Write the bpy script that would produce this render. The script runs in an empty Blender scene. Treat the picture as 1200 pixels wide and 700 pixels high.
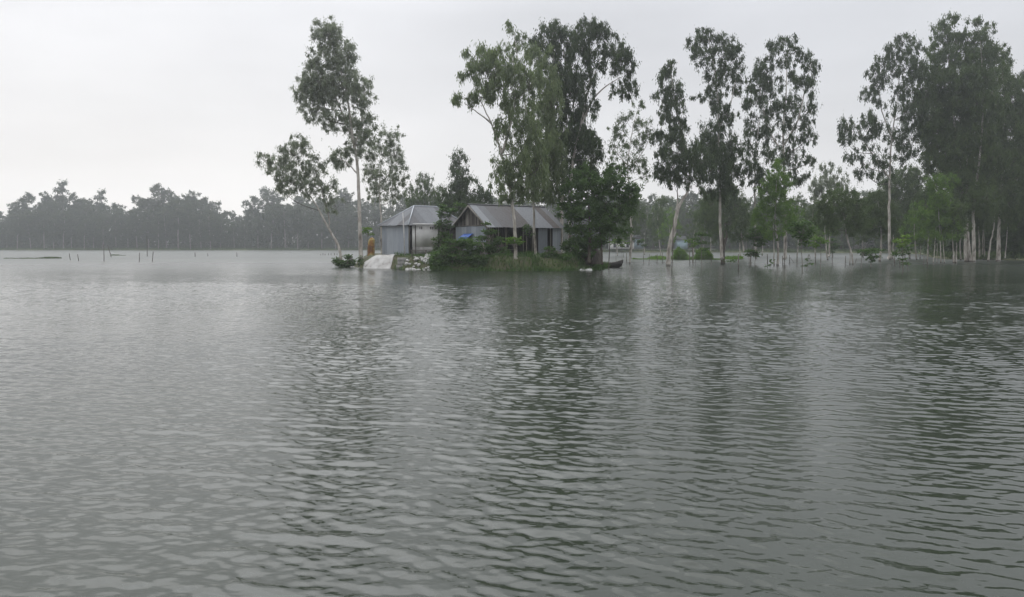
import bpy, math, random
import numpy as np
from mathutils import Vector, Matrix

S = bpy.context.scene
COL = S.collection
R = math.radians
FPX, HCAM, Y0 = 900.0, 2.0, 288.0
PITCH = math.atan((350 - Y0) / FPX)

# ------------------------------------------------------------------ camera, sky, sun
cam = bpy.data.cameras.new('camera'); cam.lens = 27; cam.sensor_width = 36
cam.clip_start = 0.1; cam.clip_end = 4000
co = bpy.data.objects.new('camera', cam); COL.objects.link(co)
co.location = (0, 0, HCAM); co.rotation_euler = (math.pi / 2 - PITCH, 0, 0)
S.camera = co
S.view_settings.view_transform = 'Standard'; S.view_settings.look = 'None'
S.view_settings.exposure = 0.18; S.view_settings.gamma = 1.0
S.view_settings.use_curve_mapping = False
S.render.engine = 'CYCLES'
S.cycles.use_denoising = True
S.cycles.max_bounces = 8; S.cycles.diffuse_bounces = 3; S.cycles.glossy_bounces = 3
S.cycles.transmission_bounces = 4; S.cycles.volume_bounces = 1; S.cycles.transparent_max_bounces = 6

SUN_EL, SUN_AZ = R(62), R(-34)
SD = Vector((math.sin(SUN_AZ) * math.cos(SUN_EL), math.cos(SUN_AZ) * math.cos(SUN_EL), math.sin(SUN_EL)))
sun = bpy.data.lights.new('sun', 'SUN'); sun.energy = 0.6; sun.angle = R(75); sun.color = (1, .965, .91)
so = bpy.data.objects.new('sun', sun); COL.objects.link(so); so.rotation_euler = SD.to_track_quat('Z', 'Y').to_euler()
so.location = (-40, 60, 90)

W = bpy.data.worlds.new('World'); S.world = W; W.use_nodes = True
nt = W.node_tree; nt.nodes.clear(); N = nt.nodes.new; L = nt.links.new
def mth(op, a, b=None, c=None, nt=nt, clamp=False):
    n = nt.nodes.new('ShaderNodeMath'); n.operation = op; n.use_clamp = clamp
    for i, v in enumerate((a, b, c)):
        if v is None: continue
        if isinstance(v, (int, float)): n.inputs[i].default_value = v
        else: nt.links.new(v, n.inputs[i])
    return n.outputs[0]
sky = N('ShaderNodeTexSky'); sky.sky_type = 'NISHITA'; sky.sun_disc = False
sky.sun_elevation = SUN_EL; sky.sun_rotation = SUN_AZ % (2 * math.pi); sky.dust_density = 4; sky.air_density = 1.5
b1 = N('ShaderNodeBackground'); L(sky.outputs[0], b1.inputs[0]); b1.inputs[1].default_value = 0.08
tc = N('ShaderNodeTexCoord'); nrm = N('ShaderNodeVectorMath'); nrm.operation = 'NORMALIZE'; L(tc.outputs['Generated'], nrm.inputs[0])
sep = N('ShaderNodeSeparateXYZ'); L(nrm.outputs[0], sep.inputs[0])
GL = Vector((math.sin(R(-30)), math.cos(R(-30)), 0.10)).normalized()
dt = N('ShaderNodeVectorMath'); dt.operation = 'DOT_PRODUCT'; L(nrm.outputs[0], dt.inputs[0]); dt.inputs[1].default_value = GL
glow = mth('POWER', mth('MAXIMUM', dt.outputs['Value'], 0.0), 6.0)
elev = mth('MAXIMUM', sep.outputs[2], 0.0)
mp = N('ShaderNodeMapping'); mp.inputs['Scale'].default_value = (1.2, 1.2, 4.5); L(nrm.outputs[0], mp.inputs[0])
nz = N('ShaderNodeTexNoise'); nz.inputs['Scale'].default_value = 2.3; nz.inputs['Detail'].default_value = 4; nz.inputs['Roughness'].default_value = .45
L(mp.outputs[0], nz.inputs['Vector'])
hz = mth('EXPONENT', mth('MULTIPLY', elev, -7.0))
# overcast radiance: paler by the horizon and towards the veiled sun
v = mth('ADD', 0.57, mth('MULTIPLY', hz, 0.29))
v = mth('ADD', v, mth('MINIMUM', mth('MULTIPLY', mth('MAXIMUM', mth('SUBTRACT', elev, 0.28), 0.0), 3.0), 1.35))
v = mth('ADD', v, mth('MULTIPLY', glow, 0.11))
VS = Vector((math.sin(R(-24)) * math.cos(R(50)), math.cos(R(-24)) * math.cos(R(50)), math.sin(R(50))))   # the veiled sun, above the frame
dt2 = N('ShaderNodeVectorMath'); dt2.operation = 'DOT_PRODUCT'; L(nrm.outputs[0], dt2.inputs[0]); dt2.inputs[1].default_value = VS
v = mth('ADD', v, mth('MULTIPLY', mth('POWER', mth('MAXIMUM', dt2.outputs['Value'], 0.0), 18.0), 2.6))
v = mth('ADD', v, mth('MULTIPLY', mth('SUBTRACT', nz.outputs[0], 0.5), 0.30))
warm = mth('ADD', mth('MULTIPLY', hz, 0.7), mth('MULTIPLY', glow, 0.3), clamp=True)
mx = N('ShaderNodeMix'); mx.data_type = 'RGBA'; L(warm, mx.inputs[0])
mx.inputs[6].default_value = (0.965, 0.985, 1.045, 1); mx.inputs[7].default_value = (1.045, 0.995, .945, 1)
sc_ = N('ShaderNodeVectorMath'); sc_.operation = 'SCALE'; L(mx.outputs[2], sc_.inputs[0]); L(v, sc_.inputs['Scale'])
b2 = N('ShaderNodeBackground'); L(sc_.outputs[0], b2.inputs[0]); b2.inputs[1].default_value = 1.04
ms = N('ShaderNodeMixShader'); ms.inputs[0].default_value = 0.9; L(b1.outputs[0], ms.inputs[1]); L(b2.outputs[0], ms.inputs[2])
wo = N('ShaderNodeOutputWorld'); L(ms.outputs[0], wo.inputs[0])

# ------------------------------------------------------------------ helpers
def at(px, py, D):
    u, v = (px - 600) / FPX, (350 - py) / FPX
    d = np.array((u, math.cos(PITCH) + v * math.sin(PITCH), -math.sin(PITCH) + v * math.cos(PITCH)))
    return d / d[1] * D + np.array((0, 0, HCAM))
def wd(py): return HCAM * FPX / (py - Y0)          # distance of the water line seen at a picture row
def gx(px, D): return (px - 600) / FPX * D * 1.0

def tag(o, label=None, cat=None, group=None, kind=None):
    if label: o['label'] = label
    if cat: o['category'] = cat
    if group: o['group'] = group
    if kind: o['kind'] = kind
    return o
def empty(name, loc, label, cat, group=None, rz=0):
    o = bpy.data.objects.new(name, None); COL.objects.link(o); o.location = [float(c) for c in loc]; o.rotation_euler = (0, 0, rz)
    o.empty_display_size = .3
    return tag(o, label, cat, group)

class MB:
    """collects faces of any size plus one float per vertex"""
    def __init__(s): s.V = []; s.F = []; s.T = []; s.n = 0; s.LV = []; s.LT = []
    def add(s, vs, fs, t=0.5):
        b = s.n; s.V += [tuple(float(c) for c in v) for v in vs]; s.n += len(vs)
        s.F += [tuple(i + b for i in f) for f in fs]; s.T += [t] * len(vs) if not hasattr(t, '__len__') else list(t)
    def box(s, c, d, rz=0, t=0.5, ax=None):
        hx, hy, hz_ = d[0] / 2, d[1] / 2, d[2] / 2
        e = ax if ax is not None else (np.array((math.cos(rz), math.sin(rz), 0)), np.array((-math.sin(rz), math.cos(rz), 0)), np.array((0, 0, 1.)))
        c = np.array(c, float)
        vs = [c + e[0] * a * hx + e[1] * b * hy + e[2] * g * hz_ for g in (-1, 1) for a, b in ((-1, -1), (1, -1), (1, 1), (-1, 1))]
        s.add(vs, [(3, 2, 1, 0), (4, 5, 6, 7), (0, 1, 5, 4), (1, 2, 6, 5), (2, 3, 7, 6), (3, 0, 4, 7)], t)
    def tube(s, pts, rad, sides=6, t=0.5, cap=True):
        pts = [np.array(p, float) for p in pts]; vs = []; fs = []; n = len(pts)
        ref = np.array((0.31, 0.95, 0.05))
        for i, p in enumerate(pts):
            d = pts[min(i + 1, n - 1)] - pts[max(i - 1, 0)]; d /= np.linalg.norm(d) + 1e-9
            a = np.cross(d, ref); a /= np.linalg.norm(a) + 1e-9; b = np.cross(d, a)
            for k in range(sides):
                th = 2 * math.pi * k / sides
                vs.append(p + (a * math.cos(th) + b * math.sin(th)) * rad[i])
        for i in range(n - 1):
            for k in range(sides):
                k2 = (k + 1) % sides
                fs.append((i * sides + k, i * sides + k2, (i + 1) * sides + k2, (i + 1) * sides + k))
        if cap: fs.append(tuple(range(sides))[::-1]); fs.append(tuple((n - 1) * sides + k for k in range(sides)))
        s.add(vs, fs, t)
    def leaves(s, P, Dv, Ln, Wd, rng, T):
        """P base points, Dv unit long axes; every leaf one lance shaped quad"""
        Nn = len(P); r = rng.normal(size=(Nn, 3)); sd = np.cross(Dv, r); sd /= np.linalg.norm(sd, axis=1)[:, None] + 1e-9
        Ln = Ln[:, None]; Wd = Wd[:, None]
        m = P + Dv * Ln * .45
        V = np.stack([P, m + sd * Wd / 2, P + Dv * Ln, m - sd * Wd / 2], 1).reshape(-1, 3)
        s.LV.append(V); s.LT.append(np.repeat(T, 4))
    def build(s, name, mat, parent=None, smooth=False, origin=None):
        V = np.array(s.V, dtype=np.float64).reshape(-1, 3); T = np.array(s.T, dtype=np.float32)
        nf0 = len(s.F); loops = [i for f in s.F for i in f]; tot = [len(f) for f in s.F]
        if s.LV:
            LV = np.concatenate(s.LV); b = len(V); V = np.concatenate([V, LV]); T = np.concatenate([T, np.concatenate(s.LT)])
            nl = len(LV) // 4
            loops = np.concatenate([np.array(loops, dtype=np.int32), np.arange(b, b + 4 * nl, dtype=np.int32)])
            tot = np.concatenate([np.array(tot, dtype=np.int32), np.full(nl, 4, np.int32)])
        loops = np.array(loops, dtype=np.int32); tot = np.array(tot, dtype=np.int32)
        off = np.zeros(3) if origin is None else np.array([float(c) for c in origin])
        if parent is not None and origin is None:
            pm = Matrix.LocRotScale(parent.location, parent.rotation_euler, None).inverted() if not parent.parent else None
            if pm is not None:
                M = np.array(pm); V = V @ M[:3, :3].T + M[:3, 3]
            else:
                gp = parent.parent; M = np.array(Matrix.LocRotScale(gp.location, gp.rotation_euler, None).inverted()); V = V @ M[:3, :3].T + M[:3, 3]
        V = V - off
        me = bpy.data.meshes.new(name); me.vertices.add(len(V)); me.loops.add(len(loops)); me.polygons.add(len(tot))
        me.vertices.foreach_set('co', V.astype(np.float32).ravel())
        me.loops.foreach_set('vertex_index', loops)
        st = np.concatenate([[0], np.cumsum(tot)[:-1]]).astype(np.int32)
        me.polygons.foreach_set('loop_start', st); me.polygons.foreach_set('loop_total', tot)
        a = me.attributes.new('tint', 'FLOAT', 'POINT'); a.data.foreach_set('value', T.astype(np.float32))
        if smooth:
            sm = np.zeros(len(tot), dtype=bool); sm[:nf0] = True; me.polygons.foreach_set('use_smooth', sm)
        me.update(calc_edges=True); me.validate()
        me.materials.append(mat)
        o = bpy.data.objects.new(name, me); COL.objects.link(o); o.location = off
        if parent is not None: o.parent = parent
        return o

# ------------------------------------------------------------------ materials
def newmat(name):
    m = bpy.data.materials.new(name); m.use_nodes = True; t = m.node_tree; t.nodes.clear()
    return m, t
def ramp(t, fac, stops):
    n = t.nodes.new('ShaderNodeValToRGB'); e = n.color_ramp.elements
    while len(e) < len(stops): e.new(.5)
    for i, (p, c) in enumerate(stops): e[i].position = p; e[i].color = (*c, 1)
    if fac is not None: t.links.new(fac, n.inputs[0])
    return n.outputs[0]
def attr(t, n='tint'):
    a = t.nodes.new('ShaderNodeAttribute'); a.attribute_name = n; return a.outputs['Fac']
def noise(t, scale, detail=3, rough=.55, mapscale=None, coord='Object'):
    c = t.nodes.new('ShaderNodeTexCoord'); src = c.outputs[coord]
    if mapscale:
        m = t.nodes.new('ShaderNodeMapping'); m.inputs['Scale'].default_value = mapscale; t.links.new(src, m.inputs[0]); src = m.outputs[0]
    n = t.nodes.new('ShaderNodeTexNoise'); n.inputs['Scale'].default_value = scale; n.inputs['Detail'].default_value = detail
    n.inputs['Roughness'].default_value = rough; t.links.new(src, n.inputs['Vector']); return n.outputs[0]
def leafmat(name, dark, light, trans=.35):
    m, t = newmat(name); nn = t.nodes.new; l = t.links.new
    f = mth('ADD', mth('MULTIPLY', attr(t), .75, nt=t), mth('MULTIPLY', noise(t, .55, 2), .4, nt=t), nt=t)
    c = ramp(t, f, [(.12, dark), (.55, tuple((a + b) / 2 for a, b in zip(dark, light))), (.95, light)])
    d = nn('ShaderNodeBsdfDiffuse'); l(c, d.inputs[0])
    tr = nn('ShaderNodeBsdfTranslucent'); l(c, tr.inputs[0])
    x = nn('ShaderNodeMixShader'); x.inputs[0].default_value = trans; l(d.outputs[0], x.inputs[1]); l(tr.outputs[0], x.inputs[2])
    g = nn('ShaderNodeBsdfGlossy'); g.inputs['Roughness'].default_value = .55; g.inputs[0].default_value = (.5, .5, .5, 1)
    y = nn('ShaderNodeMixShader'); y.inputs[0].default_value = .045; l(x.outputs[0], y.inputs[1]); l(g.outputs[0], y.inputs[2])
    o = nn('ShaderNodeOutputMaterial'); l(y.outputs[0], o.inputs[0]); return m
def princ(name, stops, scale=3, rough=.8, detail=4, mapscale=None, usetint=0.0, metal=0, bump=0, spec=.3):
    m, t = newmat(name); nn = t.nodes.new; l = t.links.new
    f = noise(t, scale, detail, .6, mapscale)
    if usetint: f = mth('ADD', mth('MULTIPLY', f, 1 - usetint, nt=t), mth('MULTIPLY', attr(t), usetint, nt=t), nt=t)
    p = nn('ShaderNodeBsdfPrincipled'); l(ramp(t, f, stops), p.inputs['Base Color']); p.inputs['Roughness'].default_value = rough
    p.inputs['Metallic'].default_value = metal; p.inputs['Specular IOR Level'].default_value = spec
    if bump:
        b = nn('ShaderNodeBump'); b.inputs['Distance'].default_value = bump; l(f, b.inputs['Height']); l(b.outputs[0], p.inputs['Normal'])
    o = nn('ShaderNodeOutputMaterial'); l(p.outputs[0], o.inputs[0]); return m

M = {}
M['euc'] = leafmat('eucalyptus leaves', (.028, .050, .013), (.098, .150, .040))
M['euc_grey_veiled'] = leafmat('glare paled grey green leaves', (.10, .125, .072), (.24, .28, .17), .55)  # grey green, lifted paler so the colour carries veiling glare over the left trees
M['euc_light'] = leafmat('light eucalyptus leaves', (.062, .092, .034), (.185, .245, .095), .5)
M['euc_dark'] = leafmat('dark leaves', (.016, .032, .009), (.062, .100, .028), .4)
M['bright'] = leafmat('fresh leaves', (.045, .100, .013), (.145, .255, .032), .5)
M['broad'] = leafmat('broad green leaves', (.022, .050, .010), (.082, .155, .030), .4)
M['young'] = leafmat('young lime leaves', (.060, .12, .016), (.19, .30, .045), .45)
M['far'] = leafmat('wood leaves', (.024, .037, .016), (.078, .104, .044), .35)
def barkmat(name, stops, limb, scale):
    m, t = newmat(name); nn = t.nodes.new; l = t.links.new
    f = noise(t, scale, 5, .65, (1, 1, .35)); c = ramp(t, f, stops)
    n2 = noise(t, 9, 3, .6, (1, 1, .5)); c2 = ramp(t, n2, [(.3, tuple(v * .45 for v in limb)), (.7, limb)])
    geo = nn('ShaderNodeNewGeometry'); sp = nn('ShaderNodeSeparateXYZ'); l(geo.outputs['Position'], sp.inputs[0])
    tide = mth('SUBTRACT', .42, mth('ADD', sp.outputs[2], mth('MULTIPLY', n2, .35, nt=t), nt=t), nt=t)
    tide = mth('MULTIPLY', tide, 8.0, nt=t, clamp=True)
    x1 = nn('ShaderNodeMix'); x1.data_type = 'RGBA'; l(mth('MULTIPLY', attr(t), 2.0, nt=t, clamp=True), x1.inputs[0]); l(c2, x1.inputs[6]); l(c, x1.inputs[7])
    x2 = nn('ShaderNodeMix'); x2.data_type = 'RGBA'; l(mth('MULTIPLY', tide, .8, nt=t), x2.inputs[0]); l(x1.outputs[2], x2.inputs[6]); x2.inputs[7].default_value = (.035, .030, .024, 1)
    p = nn('ShaderNodeBsdfPrincipled'); l(x2.outputs[2], p.inputs['Base Color']); p.inputs['Roughness'].default_value = .85; p.inputs['Specular IOR Level'].default_value = .25
    b = nn('ShaderNodeBump'); b.inputs['Distance'].default_value = .015; l(f, b.inputs['Height']); l(b.outputs[0], p.inputs['Normal'])
    o = nn('ShaderNodeOutputMaterial'); l(p.outputs[0], o.inputs[0]); return m
M['bark'] = barkmat('pale bark', [(.32, (.09, .078, .062)), (.44, (.27, .245, .21)), (.58, (.42, .39, .345)), (.72, (.58, .55, .50))], (.13, .115, .095), 2.4)
M['bark_dark'] = barkmat('brown bark', [(.3, (.030, .024, .017)), (.6, (.10, .085, .067))], (.07, .068, .054), 3)
M['bark_far'] = princ('far bark', [(.3, (.09, .08, .065)), (.65, (.26, .24, .21))], 1.2, .9)
M['twig'] = princ('twig bark', [(.3, (.07, .06, .045)), (.65, (.20, .18, .15))], 3, .9)
M['stake'] = princ('weathered stake', [(.3, (.05, .043, .035)), (.65, (.16, .14, .12))], 4, .9)

# ------------------------------------------------------------------ water
def build_water():
    rng = np.random.default_rng(7)
    a_f = np.linspace(-R(41), R(41), 1300)
    a_b = np.linspace(R(41), R(319), 92)[1:-1]
    ang = np.concatenate([a_f, a_b]); na = len(ang)
    r = [0.4]
    while r[-1] < 700:
        q = r[-1]
        st = .25 if q < 2.6 else max(.010, .0021 * q) if q < 85 else q * (.0021 + .02 * min(1, (q - 85) / 60))
        r.append(q + st)
    r = np.array(r); nr = len(r); dr = np.gradient(r)
    Rr, A = np.meshgrid(r, ang, indexing='ij')
    X = (Rr * np.sin(A)).astype(np.float32); Y = (Rr * np.cos(A)).astype(np.float32); Z = np.zeros_like(X)
    step = np.maximum(dr, r * 0.0012)[:, None]
    n = 140; lam = np.exp(rng.uniform(math.log(.05), math.log(1.3), n))
    # slow patches of stronger and weaker ripple
    patch = np.zeros_like(X)
    for i in range(7):
        k = 2 * math.pi / rng.uniform(6, 26); th = rng.uniform(0, math.pi); patch += np.sin(k * (X * math.cos(th) + Y * math.sin(th)) + rng.uniform(0, 6.28))
    patch = 1 + .17 * patch
    for i in range(n):
        th = R(80) + rng.normal() * R(26 if lam[i] < .22 else 13)
        k = 2 * math.pi / lam[i]
        # slope spectrum peaks near half a metre
        s = .0036 * math.exp(-((math.log(lam[i] / .19)) / .85) ** 2)
        fade = np.clip((lam[i] / step - 2.0) / 1.2, 0, 1).astype(np.float32)
        if fade.max() <= 0: continue
        ph = k * (X * math.cos(th) + Y * math.sin(th)) + rng.uniform(0, 6.28)
        sn = np.sin(ph)
        Z += (s * lam[i] * fade) * (sn + .22 * np.cos(2 * ph) * 1.0)
    Z *= patch
    V = np.stack([X, Y, Z], -1).reshape(-1, 3)
    far = np.clip((Rr - 42) / 90, 0, 1).reshape(-1).astype(np.float32); mid = np.clip((Rr - 9) / 40, 0, 1).reshape(-1).astype(np.float32)
    I = np.arange(nr * na, dtype=np.int32).reshape(nr, na); J = np.roll(I, -1, axis=1)
    Q = np.stack([I[:-1], I[1:], J[1:], J[:-1]], -1).reshape(-1, 4)
    me = bpy.data.meshes.new('water'); me.vertices.add(len(V)); me.loops.add(Q.size); me.polygons.add(len(Q))
    me.vertices.foreach_set('co', V.ravel()); me.loops.foreach_set('vertex_index', Q.ravel())
    me.polygons.foreach_set('loop_start', np.arange(0, Q.size, 4, dtype=np.int32)); me.polygons.foreach_set('loop_total', np.full(len(Q), 4, np.int32))
    me.polygons.foreach_set('use_smooth', np.ones(len(Q), bool))
    a = me.attributes.new('open', 'FLOAT', 'POINT'); a.data.foreach_set('value', far)
    a = me.attributes.new('chop', 'FLOAT', 'POINT'); a.data.foreach_set('value', mid)
    me.update(calc_edges=True)
    if me.polygons[5000].normal.z < 0: me.flip_normals()
    m, t = newmat('pond water'); nn = t.nodes.new; l = t.links.new
    p = nn('ShaderNodeBsdfPrincipled')
    l(ramp(t, noise(t, .12, 3), [(.3, (.018, .023, .016)), (.7, (.028, .034, .024))]), p.inputs['Base Color'])
    opn = attr(t, 'open'); l(mth('ADD', mth('MULTIPLY', mth('POWER', opn, .8, nt=t), .38, nt=t), .022, nt=t), p.inputs['Roughness']); p.inputs['IOR'].default_value = 1.333
    h1 = noise(t, 2.1, 3, .55, (1.0, 2.3, 1)); h2 = noise(t, 7.5, 3, .6, (1, 1.9, 1))
    h3 = noise(t, .055, 2, .5, (1, 2.5, 1))
    op = attr(t, 'chop')
    hh = mth('ADD', mth('MULTIPLY', h1, mth('MULTIPLY', op, .026, nt=t), nt=t), mth('MULTIPLY', h2, mth('ADD', mth('MULTIPLY', op, .005, nt=t), .0022, nt=t), nt=t), nt=t)
    hh = mth('MULTIPLY', hh, mth('ADD', .45, mth('MULTIPLY', h3, 1.1, nt=t), nt=t), nt=t)
    b = nn('ShaderNodeBump'); b.inputs['Distance'].default_value = 1.0; b.inputs['Strength'].default_value = 1; l(hh, b.inputs['Height']); l(b.outputs[0], p.inputs['Normal'])
    o = nn('ShaderNodeOutputMaterial'); l(p.outputs[0], o.inputs[0]); me.materials.append(m)
    ob = bpy.data.objects.new('water', me); COL.objects.link(ob); tag(ob, 'rippled grey green flood water', None, None, 'structure')
build_water()

# ------------------------------------------------------------------ land
def shore(px):
    return float(np.interp(px, [-400, 0, 430, 700, 900, 1040, 1078, 1092, 1110, 1180, 1400, 2200], [330, 330, 330, 234, 225, 205, 180, 128, 111, 104, 100, 120]))
M['bank'] = princ('grassy bank', [(.30, (.045, .036, .022)), (.45, (.055, .062, .026)), (.7, (.11, .125, .055))], .6, .95, 6)
def build_terrain():
    m = MB(); rng = np.random.default_rng(3)
    azs = list(np.linspace(-R(60), R(60), 520)) + list(np.linspace(R(60), R(300), 60)[1:-1])
    prof = [(-1.5, -1.2), (0, -.12), (.5, .16), (1.4, .3), (4, .42), (9, .55), (20, .7), (60, .8), (150, .8), (330, .8)]
    wob = rng.normal(size=800) * .12
    ii = np.convolve(np.tile(wob, 1), np.ones(5) / 5, 'same')
    for k, a in enumerate(azs):
        c = math.cos(a)
        D = shore(600 + 900 * math.tan(a)) / max(c, .5) if c > .45 else 250
        D += ii[k] * 8 + 1.5 * math.sin(a * 60) + .8 * math.sin(a * 171)
        for (d, z) in prof:
            rr = D + d
            if d > 100: rr = 600 if d > 200 else 420
            m.V.append((rr * math.sin(a), rr * c, z + (ii[(k * 7) % 700] * .35 if 0 < d < 30 else 0))); m.T.append(.5)
    n = len(azs); q = len(prof)
    for k in range(n):
        k2 = (k + 1) % n
        for j in range(q - 1): m.F.append((k * q + j, k2 * q + j, k2 * q + j + 1, k * q + j + 1))
    m.n = len(m.V)
    o = m.build('terrain', M['bank'], smooth=True); tag(o, 'low grassy far bank', None, None, 'structure')
build_terrain()
def build_bed():
    m = MB(); m.add([(-640, -640, -1.6), (640, -640, -1.6), (640, 640, -1.6), (-640, 640, -1.6)], [(0, 1, 2, 3)])
    o = m.build('ground', princ('mud', [(.3, (.05, .042, .03)), (.7, (.09, .075, .055))], .5)); tag(o, 'muddy lake bed', None, None, 'structure')
build_bed()

ISL = [(410, 71), (424, 66.9), (455, 66.3), (468, 64), (500, 62), (522, 60.8), (560, 60.4), (610, 60.2), (655, 60.6), (688, 61.8), (704, 64.5),
       (712, 70), (716, 82), (690, 96), (560, 100), (440, 92), (412, 80)]
ISLW = np.array([(gx(p, d), d) for p, d in ISL])
def isl_dist(X, Y):
    """signed distance, positive inside"""
    d = np.full(X.shape, 1e9); ins = np.zeros(X.shape, bool); n = len(ISLW)
    for i in range(n):
        a, b = ISLW[i], ISLW[(i + 1) % n]; e = b - a; L2 = e @ e
        t = np.clip(((X - a[0]) * e[0] + (Y - a[1]) * e[1]) / L2, 0, 1)
        d = np.minimum(d, np.hypot(X - a[0] - t * e[0], Y - a[1] - t * e[1]))
        c = ((a[1] > Y) != (b[1] > Y)) & (X < (b[0] - a[0]) * (Y - a[1]) / (b[1] - a[1] + 1e-12) + a[0]); ins ^= c
    return np.where(ins, d, -d)
_r = np.random.default_rng(5); _W = [(_r.uniform(.5, 3), _r.uniform(0, 6.28), _r.uniform(0, 6.28)) for _ in range(14)]
def isl_h(X, Y):
    X = np.asarray(X, float); Y = np.asarray(Y, float)
    w = sum(np.sin(k * (X * math.cos(a) + Y * math.sin(a)) + p) / (1 + k) for k, a, p in _W)
    s = np.clip((isl_dist(X, Y) + .35 + .14 * w) / 2.1, 0, 1); s = s * s * (3 - 2 * s)
    return -.75 + 1.84 * s + .05 * w * s
def hgt(x, y): return float(isl_h(np.array([x]), np.array([y]))[0])
M['earth'] = princ('bank earth and grass', [(.32, (.085, .072, .052)), (.47, (.060, .060, .030)), (.7, (.070, .090, .036))], 1.1, .95, 6, bump=.03)
def build_mound():
    xs = np.arange(-17, 12, .28); ys = np.arange(57, 104, .28); X, Y = np.meshgrid(xs, ys, indexing='ij'); Z = isl_h(X, Y)
    m = MB(); m.V = list(map(tuple, np.stack([X, Y, Z], -1).reshape(-1, 3))); m.T = [.5] * len(m.V); m.n = len(m.V)
    a, b = X.shape; keep = Z > -.74
    for i in range(a - 1):
        for j in range(b - 1):
            if keep[i, j] or keep[i + 1, j + 1] or keep[i + 1, j] or keep[i, j + 1]:
                m.F.append((i * b + j, (i + 1) * b + j, (i + 1) * b + j + 1, i * b + j + 1))
    o = m.build('terrain_mound', M['earth'], smooth=True); tag(o, 'raised earth plot the tin sheds stand on', None, None, 'structure')
build_mound()

# ------------------------------------------------------------------ trees
def spline(pts, per=4):
    P = [np.array(p, float) for p in pts]; out = []
    for i in range(len(P) - 1):
        p0, p1, p2, p3 = P[max(i - 1, 0)], P[i], P[i + 1], P[min(i + 2, len(P) - 1)]
        for k in range(per):
            t = k / per
            out.append(.5 * ((2 * p1) + (-p0 + p2) * t + (2 * p0 - 5 * p1 + 4 * p2 - p3) * t * t + (-p0 + 3 * p1 - 3 * p2 + p3) * t ** 3))
    out.append(P[-1]); return out

def foliage(mb, centers, rad, rng, n_per, ln, wd, droop, spread=1.0):
    """leaf sprays round many clump centres"""
    C = np.repeat(np.array(centers), n_per, axis=0); Nn = len(C)
    if Nn == 0: return
    rr = np.repeat(np.array(rad), n_per, axis=0)
    q = rng.normal(size=(Nn, 3)); q /= np.linalg.norm(q, axis=1)[:, None]
    q *= np.minimum(np.abs(rng.normal(size=Nn)) * .62, 1.5)[:, None]
    # sprays: leaves gathered round a few twig points in each clump
    P = C + q * rr
    k = max(1, int(n_per / 7)); idx = np.arange(Nn); anchor = idx - (idx % 7)
    P = P[np.minimum(anchor, Nn - 1)] * .6 + P * .4
    d = rng.normal(size=(Nn, 3)) * (1 - droop) * .9 + q * .35; d[:, 2] -= droop * 1.5
    d /= np.linalg.norm(d, axis=1)[:, None]
    ct = np.repeat(rng.uniform(0, 1, len(centers)), n_per)
    T = np.clip(.6 * ct + .42 * rng.uniform(0, 1, Nn), 0, 1)
    mb.leaves(P, d, rng.uniform(.65, 1.25, Nn) * ln, rng.uniform(.7, 1.2, Nn) * wd, rng, T)

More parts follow.
